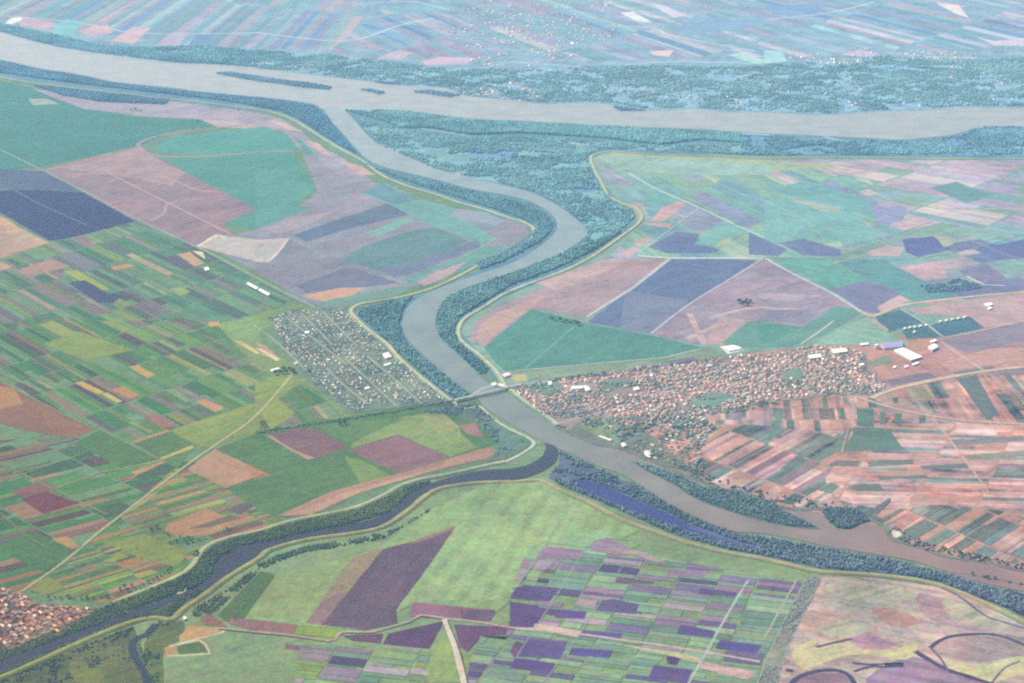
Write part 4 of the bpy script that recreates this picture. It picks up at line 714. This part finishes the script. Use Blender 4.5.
# ---- the bridge
A, B = Vector(gp(455, 402)), Vector(gp(522, 385.6)); L = (B - A).length; ang = math.atan2(B.y - A.y, B.x - A.x)
br = empty('bridge', (A.x, A.y, 0), ang); tag(br, 'long pale bridge with a steel bow truss over the winding river at the town', 'bridge')
steel = plain('bridge_steel', (.5, .54, .52)); conc = plain('concrete', (.42, .40, .37)); asph = plain('bridge_paving', (.40, .40, .38))
mesh_obj('deck', *boxm(0, L, -5.5, 5.5, 9, 10.2), asph, parent=br)
for s in (-1, 1): mesh_obj('parapet', *boxm(0, L, s * 5.6 - .25, s * 5.6 + .25, 9.4, 11.8), steel, parent=br)
for k in (.12, .27, .80, .92): mesh_obj('pier', *boxm(L * k - 2, L * k + 2, -4.5, 4.5, 0, 8.99), conc, parent=br)
x0, x1 = L * .27, L * .74
for s in (-1, 1):
    vs, fs = [], []
    def bar(p, q, t=.8):
        p, q = Vector(p), Vector(q); d = (q - p).normalized(); u = Vector((0, 1, 0)); w2 = d.cross(u); b0 = len(vs)
        for e in (p, q):
            for a, b in ((-1, -1), (1, -1), (1, 1), (-1, 1)): vs.append(tuple(e + u * a * t * .5 + w2 * b * t * .5))
        fs.extend([[b0 + i for i in f] for f in ([3, 2, 1, 0], [4, 5, 6, 7], [0, 1, 5, 4], [1, 2, 6, 5], [2, 3, 7, 6], [3, 0, 4, 7])])
    N = 12; P_ = [(x0 + (x1 - x0) * k / N, s * 6.6, 10.5 + 21 * (1 - (2 * k / N - 1) ** 2)) for k in range(N + 1)]
    for k in range(N): bar(P_[k], P_[k + 1], 2.2)
    ar = mesh_obj('arch', vs, fs, steel, parent=br); vs, fs = [], []
    for k in range(1, N):
        vs, fs = [], []; bar((P_[k][0], s * 6.6, 10), (P_[k][0], s * 6.6, P_[k][2] - 1.3), .6); mesh_obj('hanger', vs, fs, steel, parent=ar)

# ---- settlements
poly('F -120,596 0,588 15,590 28,598 38,604 72,606 100,609 86,619 64,632 26,645 0,651 -120,700', (172, 138, 92), .9, name='town_ground')
poly('F 511,389 546,380 594,376 638,367 689,362 722,357 764,355 815,346 848,348 866,353 871,366 880,378 892,388 872,395 841,393 790,400 764,402 740,408 694,415 653,418 625,422 600,420 576,423 569,431 556,424 530,404', (166, 150, 140), .6, name='town_ground', rag=1.2)
poly('F 576,423 600,420 625,422 660,440 690,470 668,466 640,456 615,447 590,441 570,431', (116, 142, 120), .7, name='town_ground')
poly('F 268,318 300,307 347,307 358,320 398,357 440,392 449,402 400,407 350,413 345,408 318,387 300,372 285,355', (112, 148, 126), .9, name='town_ground')
poly('C2 120,60 200,150 330,270 370,300 340,305 260,210 150,150', (128, 164, 112), .4)
for s in ('C2 350,70 440,155 560,265', 'C2 440,65 540,150 650,250', 'C2 280,110 350,180 440,250', 'C2 -10,-60 60,-10 130,50 190,110', 'B2 260,550 330,620 400,690', 'C2 120,-90 260,20 350,90', 'B2 180,560 250,630 300,683'): (ribbon(s, 7, (178, 180, 160), name='street', mott=.2), STREETS.extend(zip([gp(*a)[:2] for a in smooth(pts(s), False)], [gp(*a)[:2] for a in smooth(pts(s), False)][1:])))
for s in ('C3 0,190 140,160 330,150', 'C3 30,200 260,260 400,240 1015,130', 'C3 110,255 300,215 560,150 760,90', 'C3 180,330 420,270 720,230 1015,200', 'C3 535,120 550,170', 'C4 0,90 150,60 330,50', 'C4 0,160 200,130 400,160', 'C4 100,235 300,200 345,225', 'C4 345,235 355,290'): ribbon(s, 8, (186, 172, 168), name='street', mott=.2)
ribbon('D1 90,325 60,345 150,385 300,385', 7, (214, 186, 140), name='street', mott=.2); ribbon('D1 -40,480 110,470 250,430 360,400', 7, (176, 140, 104), name='street')

def rows(poly_s, d, pitch, rowgap, jit, keep):
    """house sites in rows along picture direction d"""
    pp = pts('F ' + poly_s); reg = [gp(*a)[:2] for a in pp]; cx = sum(a[0] for a in pp) / len(pp); cy = sum(a[1] for a in pp) / len(pp)
    u = Vector(udir(cx, cy, d)); v = Vector((-u.y, u.x)); C = Vector(gp(cx, cy)[:2]); R = max((Vector(a) - C).length for a in reg); out = []
    k = -int(R / rowgap); 
    while k * rowgap < R:
        for off in (0, rowgap * .42):
            x = -R
            while x < R:
                q = C + u * (x + random.uniform(-jit, jit)) + v * (k * rowgap + off + random.uniform(-jit, jit) * .5)
                if inside(np.array([q.x]), np.array([q.y]), reg)[0] and random.random() < keep: out.append((q.x, q.y, math.atan2(u.y, u.x) + (random.choice((0, 0, 0, math.pi / 2)) + random.uniform(-.08, .08)), k))
                x += pitch
        k += 1
    return out
def pix(x, y, z=0):
    d = y * CP + (H - z) * SP; up = y * SP - (H - z) * CP
    return 512 + F * x / d, 341.5 - F * up / d
protos = {}
def proto(roof, size):
    if (roof, size) not in protos: protos[(roof, size)] = [make_house(roof, *size), False]
    return protos[(roof, size)]
def place(x, y, rz, roof, size, label, cat, group, z=1.0):
    p = proto(roof, size)
    o = p[0] if not p[1] else copy_tree(p[0])
    p[1] = True; o.location = (x, y, z); o.rotation_euler = (0, 0, rz); tag(o, label, cat, group); return o
T1 = '0,590 15,591 28,599 38,605 72,608 98,610 84,618 64,630 26,643 0,649 -60,668 -60,592'
sites = [q for q in rows(T1, (1, -.42), 18, 34, 6, .9)]
sites = [q for q in sites if -6 < pix(q[0], q[1])[0] < 1030]; random.shuffle(sites); sites = sites[:210]
W3 = [('orange', 12), ('red', 4), ('pale', 5), ('pink', 2), ('brown', 2)]
def pick(wl):
    r = random.uniform(0, sum(b for _, b in wl))
    for a, b in wl:
        r -= b
        if r <= 0: return a
for x, y, rz, k in sites:
    px, py = pix(x, y); roof = pick(W3); edge = py - (590 + 22 * min(1, px / 40)); low = (651 - .42 * px) - py
    zone = 'on the river side' if low < 14 else ('on the field side' if edge < 10 else 'in the middle')
    part = 'near the frame edge' if px < 34 else 'towards the levee tip'
    lab = '%s-roofed house %s of the lower left town, at its %s' % (roof, zone, 'narrow tip' if px > 45 else 'wide end')
    size = random.choice(((14, 8.5, 3.6, 6.8), (11, 8, 3.4, 6.2), (16, 9, 4, 7.4)))
    place(x, y, rz, roof, size, lab, 'house', lab.replace('house', 'houses'))
n1 = len(sites)
T2 = '511,389 546,380 594,377 638,368 689,363 722,357 764,355 815,346 848,349 864,354 866,364 878,378 889,387 871,393 841,392 790,399 764,401 740,407 694,414 653,417 612,417 590,420 574,423 569,430 556,424 530,404'
GAPS = ['600,384 612,380 640,382 632,388 606,390', '690,402 712,392 740,396 720,406 700,410', '780,372 800,368 806,378 786,382', '524,384 560,382 566,392 548,396 530,392', '574,384 594,384 600,392 640,386 648,392 630,396 580,396', '858,355 890,350 895,372 868,372']
site2 = rows(T2, (1, -.16), 20, 46, 9, .8)
gp_ = [[gp(*a)[:2] for a in pts('F ' + g)] for g in GAPS]
dr = drifts(np.array([q[0] for q in site2]) * .7, np.array([q[1] for q in site2]) * .7, .3, len(site2)); site2 = [q for q, k in zip(site2, dr) if k]
site2 = [q for q in site2 if not any(inside(np.array([q[0]]), np.array([q[1]]), g)[0] and random.random() < .93 for g in gp_)]
low2 = rows('576,424 600,421 625,420 660,417 700,414 716,426 700,450 705,478 668,465 640,455 612,441', (1, -.5), 28, 48, 12, .6)
site2 += low2
site2.sort(key=lambda q: (q[0] - 250) ** 2 * .6 + (q[1] - 5900) ** 2)
W4 = [('orange', 7), ('pink', 6), ('pale', 4), ('white', 1.5), ('grey', 2), ('red', 6), ('brown', 6)]
near, rest = site2[:300 - n1], site2[300 - n1:]
for x, y, rz, k in near:
    px, py = pix(x, y); roof = pick(W4)
    zone = 'on the slope below the town' if (py > 424 and px > 590) else ('by the quay at the lower tip of the town' if px < 585 else 'on the lower edge of the big town')
    lab = '%s-roofed house %s' % (roof, zone)
    place(x, y, rz, roof, random.choice(((14, 8.5, 3.6, 6.8), (11, 8, 3.4, 6.2))), lab, 'house', lab.replace('house', 'houses'))
for p in protos.values():
    if not p[1]:
        for ch in list(p[0].children): bpy.data.objects.remove(ch)
        bpy.data.objects.remove(p[0])
protos.clear()
HV = np.array([(-1, -.6, 0), (1, -.6, 0), (1, .6, 0), (-1, .6, 0), (-1, -.6, .55), (1, -.6, .55), (1, .6, .55), (-1, .6, .55), (-1, 0, 1), (1, 0, 1)], np.float32)
HF = np.array([(0, 1, 5), (0, 5, 4), (2, 3, 7), (2, 7, 6), (1, 2, 6), (1, 6, 5), (3, 0, 4), (3, 4, 7), (5, 6, 9), (7, 4, 8), (4, 5, 9), (4, 9, 8), (6, 7, 8), (6, 8, 9)], np.int32)
def mass_houses(name, sx, label, rs, size, hg, z=1.0, bright=1.0):
    n = len(sx); x = np.array([q[0] for q in sx]); y = np.array([q[1] for q in sx]); rz = np.array([q[2] for q in sx])
    roof = np.array([ROOFS[pick(rs)] for _ in range(n)]) * RNG.uniform(.75, 1.25, (n, 1)) * bright; wall = np.array([(.60, .52, .45)]) * RNG.uniform(.6, 1.1, (n, 1)) * bright
    def fc(i, k):
        C = np.empty((len(i), k, 3)); C[:, :10] = wall[i][:, None]; C[:, 10:] = roof[i][:, None]; return np.clip(C.reshape(-1, 3), 0, .8)
    o = stamp(name, [(HV, HF)], x, y, size * RNG.uniform(.75, 1.35, n), np.full(n, hg), None, MASON, z=z, rot=rz, facecol=fc)
    return tag(o, label, 'houses', kind='stuff')
mass_houses('town_houses', rest, 'dense roofs of the big town beyond its lower edge', W4, 7.0, 7)
T3 = '270,319 300,309 345,309 358,324 398,360 436,391 444,400 400,405 352,411 347,407 320,386 302,371 288,355'
site3 = rows(T3, (1, .95), 22, 40, 12, .62)
for g in ('381,352 393,352 393,367 383,367', '370,351 380,351 380,359 370,359'):
    g = [gp(*a)[:2] for a in pts('F ' + g)]; site3 = [q for q in site3 if not inside(np.array([q[0]]), np.array([q[1]]), g)[0]]
site3 = [q for q, k in zip(site3, off_streets(np.array([q[0] for q in site3]), np.array([q[1] for q in site3]), 12)) if k]; random.shuffle(site3)
WC = [('grey', 4), ('white', 2), ('pale', 4), ('pink', 4), ('blue grey', 3), ('brown', 5), ('orange', 2)]
print('sites', n1, len(near), len(rest), len(site3))
for x, y, rz, k in site3[:290]:
    px, py = pix(x, y); roof = pick(WC); key = (roof, (8, 6, 2.6, 5)); t = (px - 300) + (py - 330) * 1.0
    if key not in protos: protos[key] = [make_house(roof, 9, 7, 2.8, 5.4, name='cottage', wall=(.55, .52, .47), chim=False), False]
    p = protos[key]; o = p[0] if not p[1] else copy_tree(p[0]); p[1] = True; o.location = (x, y, 1.0); o.rotation_euler = (0, 0, rz)
    zone = 'in the upper streets' if py < 340 else ('in the middle streets' if py < 374 else 'in the lower streets')
    side = 'on the levee side' if px - 350 > (py - 330) * 1.15 - 10 else 'on the meadow side'
    lab = '%s-roofed garden cottage %s of the settlement, %s' % (roof, zone, side); tag(o, lab, 'cottage', lab.replace('cottage', 'cottages'))
if len(site3) > 290: mass_houses('garden_cottages', site3[290:], 'remaining garden cottages of the settlement', WC, 4.8, 5)
# greenery between the houses
def greens(s, sp, rgb, size, hg, name, label, clump=0.0):
    p = pts('F ' + s); x, y = scatter('F ' + s, sp); cx = sum(a[0] for a in p) / len(p); cy = sum(a[1] for a in p) / len(p)
    k = off_streets(x, y, 11); x, y = x[k], y[k]
    if clump:
        k = drifts(x * 1.6, y * 1.6, clump, len(x)); x, y = x[k], y[k]
    n = len(x); c = np.array(alb(rgb, cx, cy, lo=.02, hi=.3, gain=1.9)); cols = np.clip(c[None] * np.exp(RNG.normal(0, .35, n))[:, None], .01, .3)
    tag(stamp(name, CROWN, x, y, size * RNG.uniform(.6, 1.4, n), hg / 1.5 * RNG.uniform(.6, 1.3, n), cols, LEAF, z=.8), label, 'trees', kind='stuff')
greens(T1, 9, (104, 112, 56), 3.2, 5, 'garden_trees', 'garden trees between the orange roofs', .7)
greens('511,389 546,380 594,377 638,368 689,363 722,357 764,355 815,346 848,349 864,354 866,364 878,378 889,387 871,395 841,395 790,403 764,406 740,412 694,418 653,421 612,421 590,423 574,425 569,431 556,425 530,405', 13, (108, 142, 124), 4.2, 6.5, 'garden_trees', 'garden trees between the roofs of the big town', .5)
greens(T3, 8.5, (104, 142, 126), 3.1, 5, 'garden_trees', 'garden trees between the cottages', .5)
for s_ in ('600,384 612,380 640,382 632,388 606,390', '690,402 712,392 740,396 720,406 700,410', '780,372 800,368 806,378 786,382', '524,384 560,382 566,392 548,396 530,392'): poly('F ' + s_, (112, 156, 130), .6, name='grass_plot')
poly('C3 270,330 300,310 420,300 440,330 420,390 330,370 280,345', (124, 166, 118), .7, name='grass_plot')
greens('590,420 625,422 660,420 700,416 716,428 700,450 705,476 668,462 640,452 615,443 600,430', 15, (104, 142, 122), 4.4, 7, 'bank_trees', 'bushy trees on the slope between the town and the river', .6)
greens('577,421 600,419 606,425 590,428', 14, (84, 128, 116), 6, 8, 'park_trees', 'dense trees at the top of the riverside green')
greens('545,380.5 587,374.5 664,365.5 722,357 722,359 664,368 587,377.5 548,382.5', 14, (92, 124, 122), 5, 8, 'railway_trees', 'line of trees along the railway above the town', .15)
greens('255,432 319,422.5 400,410 450,401 450,402.6 400,412 319,424.4 255,434.2', 13, (84, 124, 108), 4, 6, 'railway_trees', 'line of trees along the railway below the cottage settlement')
greens('430,408 452,402 480,404 481,408 460,412', 14, (84, 122, 116), 5, 8, 'bank_trees', 'trees under the bridge approach', .2)
greens('670,462 690,475 720,492 760,503 800,507 835,509 835,503 790,498 745,488 700,470', 17, (96, 118, 104), 5, 7, 'bank_trees', 'bushes along the bank below the salmon fields', .45)
greens('T'.replace('T', '884,530 900,541 930,552 965,559 1024,570 1024,565 965,553 925,543 895,528'), 13, (98, 116, 104), 4.6, 7, 'bank_trees', 'bushes along the right river bank', .3)
# far bank: specks of houses
def specks(s, n, size, label, wl=W4, bright=1.0):
    p = pts(s); x, y = scatter(s, 30); k = RNG.permutation(len(x)); k = k[drifts(x[k] * .6, y[k] * .6, .5, len(k))][:int(n * .75)]
    mass_houses('far_houses', [(a, b, random.uniform(0, 3)) for a, b in zip(x[k], y[k])], label, wl, size * .72, 7, bright=bright)
WF = [('white', 5), ('pale', 4), ('pink', 4), ('orange', 2), ('grey', 1)]
specks('A2 780,345 900,340 1015,370 1015,392 830,372', 90, 14, 'white waterfront houses on the far bank of the wide river', WF)
specks('A3 0,300 60,340 140,385 100,402 0,392', 60, 14, 'white houses climbing the far bank', WF)
specks('A2 0,215 300,230 760,290 1015,300 1015,340 700,320 300,290 0,265', 110, 12, 'scattered houses in the wooded far bank, left', WF)
specks('A3 0,270 1015,265 1015,425 500,418 300,395', 170, 13, 'scattered houses in the wooded far bank, middle', WF)
specks('A4 0,250 500,230 1015,240 1015,410 400,430 0,430', 150, 14, 'scattered houses in the wooded far bank, right', WF)
specks('A2 760,0 1015,-60 1015,270 850,250 800,160 720,100', 260, 17, 'far village streets on the plateau', WF)
specks('A3 0,-60 380,-60 440,120 300,200 80,270 0,270', 420, 17, 'far village streets on the plateau beyond the wood', WF)
specks('A4 100,190 440,190 440,240 100,270', 90, 16, 'far hamlet on the plateau edge', WF)
specks('A4 460,200 840,200 840,235 560,245', 70, 16, 'far hamlet at the right of the plateau edge', WF)
specks('A1 100,140 1015,205 1015,255 300,195', 60, 11, 'scattered houses under the far wooded bank', WF)

# ================================================================ SINGLE TREES
def make_tree(seed, hgt, rad, rgb):
    R = random.Random(seed); root = empty('tree', (0, 0, 0)); v, f = [], []
    def limb(p, q, r0, r1, n=6):
        p, q = Vector(p), Vector(q); d = (q - p).normalized(); u = d.orthogonal().normalized(); w2 = d.cross(u); b0 = len(v)
        for e, r in ((p, r0), (q, r1)):
            for k in range(n): a = 2 * math.pi * k / n; v.append(tuple(e + (u * math.cos(a) + w2 * math.sin(a)) * r))
        f.extend([[b0 + k, b0 + (k + 1) % n, b0 + n + (k + 1) % n, b0 + n + k] for k in range(n)])
    limb((0, 0, 0), (0, 0, hgt * .5), hgt * .035, hgt * .02)
    for k in range(6):
        a = k * 1.05 + R.random(); limb((0, 0, hgt * (.25 + .03 * k)), (rad * .6 * math.cos(a), rad * .6 * math.sin(a), hgt * (.5 + .05 * k)), hgt * .015, hgt * .006)
    mesh_obj('trunk', v, f, plain('bark', (.10, .075, .055)), parent=root)
    v, f, c = [], [], []
    for k in range(14):   # leaf clumps
        a = R.uniform(0, 6.28); rr = rad * math.sqrt(R.random()) * .72; z = hgt * R.uniform(.35, .85); s = rad * R.uniform(.28, .48); tone = math.exp(R.gauss(0, .3))
        V, Fc = CROWN[k % 6]; b0 = len(v); v += [(rr * math.cos(a) + p[0] * s, rr * math.sin(a) + p[1] * s, z + (p[2] - .6) * s) for p in V]; f += [[b0 + i for i in t] for t in Fc]; c += [(*[q * tone for q in rgb], 1)] * len(Fc)
    for k in range(260):  # loose leaves round the clumps
        a = R.uniform(0, 6.28); e = R.uniform(-.6, 1.3); rr = rad * R.uniform(.8, 1.08); p = Vector((rr * math.cos(a) * math.cos(e), rr * math.sin(a) * math.cos(e), hgt * .6 + hgt * .38 * math.sin(e))); b0 = len(v); s = rad * .1; tone = math.exp(R.gauss(0, .4))
        v += [tuple(p + Vector((R.uniform(-s, s), R.uniform(-s, s), R.uniform(-s, s)))) for _ in range(3)]; f.append([b0, b0 + 1, b0 + 2]); c.append((*[q * tone for q in rgb], 1))
    mesh_obj('crown', v, f, LEAF, c, parent=root); return root
TP = [[make_tree(k, h_, r_, g_), False] for k, (h_, r_, g_) in enumerate(((12, 6, (.06, .10, .055)), (10, 5, (.07, .11, .06)), (14, 7, (.06, .10, .06)), (8, 4.5, (.08, .11, .055)), (11, 5.5, (.07, .095, .065))))]
def trees(s, label, group, sc=1.0, n=None):
    P = pts(s)
    for i, (x, y) in enumerate(P):
        p = TP[random.randrange(5)]; o = p[0] if not p[1] else copy_tree(p[0]); p[1] = True
        g = gp(x + random.uniform(-.3, .3), y + random.uniform(-.2, .2)); o.location = (g[0], g[1], .8); k = sc * random.uniform(.85, 1.25); o.scale = (k, k, k); o.rotation_euler = (0, 0, random.uniform(0, 6))
        tag(o, label if isinstance(label, str) else label[i], 'tree', group)
trees('A1 512,435 530,432 548,436', 'dark tree in the small clump in the pink strip below the upper levee', 'trees in the pink strip', 1.7)
trees('A1 752,508 790,502 772,478 930,432', ['dark tree at the left end of the curved pink track', 'larger dark tree on the curved pink track', 'dark tree just above the curved pink track', 'small dark tree under the upper levee'], 'trees by the curved track', 1.5)
trees('B3 895,520 910,528 922,515 938,518 928,530', 'dark tree in the lone clump on the mauve ploughed field', 'trees on the mauve field', 1.6)
trees('B3 155,578 168,585 182,592 196,590 210,598 222,594 236,600 250,598 264,606', 'dark tree in the short row on the green field edge inside the levee bend', 'trees on the green field edge', 1.3)
trees('C2 80,135 92,125 104,132 112,120 122,130 134,118 146,126 154,132', 'dark tree in the clump beside the cream farmhouse', 'trees beside the farmhouse', 1.35)
trees('D1 612,80 642,98 656,106 662,140 688,132 704,116 718,124 734,120 748,132 776,126 726,138 590,88', 'dark bushy tree on the rough ground above the lower stream', 'trees on rough ground above the stream', .85)
trees('D1 758,190 768,180 770,192', 'tall dark tree at the bend of the levee above the stream', 'trees at the levee bend', 1.0)
trees('D1 872,92 886,86 898,88', 'dark tree at the corner of the salmon field beside the levee', 'trees at the salmon field corner', .8)
trees('D1 470,320 486,312 500,325 515,308 530,322 545,312 556,300 510,335', 'dark tree in the clump between the strips and the lower levee', 'trees between the strips and levee', .85)
trees('D1 580,292 596,282 612,276 628,268 642,258 656,250 665,240', 'dark tree in the hedge under the yellow strip by the levee', 'trees in the hedge by the levee', .8)
trees('D1 318,226 330,222', 'dark tree on the brown strips above the lower left town', 'trees on the brown strips', .7)
trees('D1 190,356 215,352 240,356 265,352 290,358 315,356 340,354 365,356 395,352 418,350', 'dark tree in the hedgerow along the field edge right of the lower left town', 'hedgerow trees by the town', .75)
trees('C2 332,332 350,330', 'dark tree at the railway side south of the cottages', 'trees at the railway side', 1.2)
trees('C2 205,122 214,130', 'dark tree at the left corner of the cottage settlement', 'trees at the cottage corner', 1.2)
trees('D4 812,262 858,272 872,276 900,278 958,292 1000,300', 'small dark tree on the narrow spit in the river', 'trees on the river spit', .9)
trees('D4 640,152 690,168 720,178 762,182 800,190 838,200 878,210 940,222 980,236', 'dark tree on the right river bank under the last salmon fields', 'trees under the salmon fields', 1.0)
trees('C3 445,385 462,372 440,402 480,360 640,350 655,345 668,352', 'dark tree on the slope between the big town and the river', 'trees on the town slope', 1.2)
trees('D1 20,348 35,342 48,352 60,346 70,356 30,360', 'dark tree in the walled grove inside the lower left town', 'trees in the town grove', .9)
bpy.ops.mesh.primitive_cube_add(size=1); hz = bpy.context.object; hz.name = 'haze'; hz.scale = (96000, 68000, 2612); hz.location = (0, 29000, 1304)
hz['kind'] = 'stuff'
a = bpy.data.materials.new('air'); a.use_nodes = True; n = a.node_tree; n.nodes.clear(); out = n.nodes.new('ShaderNodeOutputMaterial'); v = n.nodes.new('ShaderNodeVolumePrincipled')
v.inputs['Color'].default_value = (.31, .66, 1.0, 1); v.inputs['Density'].default_value = 2.95e-5; v.inputs['Absorption Color'].default_value = (1, 1, 1, 1)
n.links.new(v.outputs[0], out.inputs['Volume']); hz.data.materials.append(a)
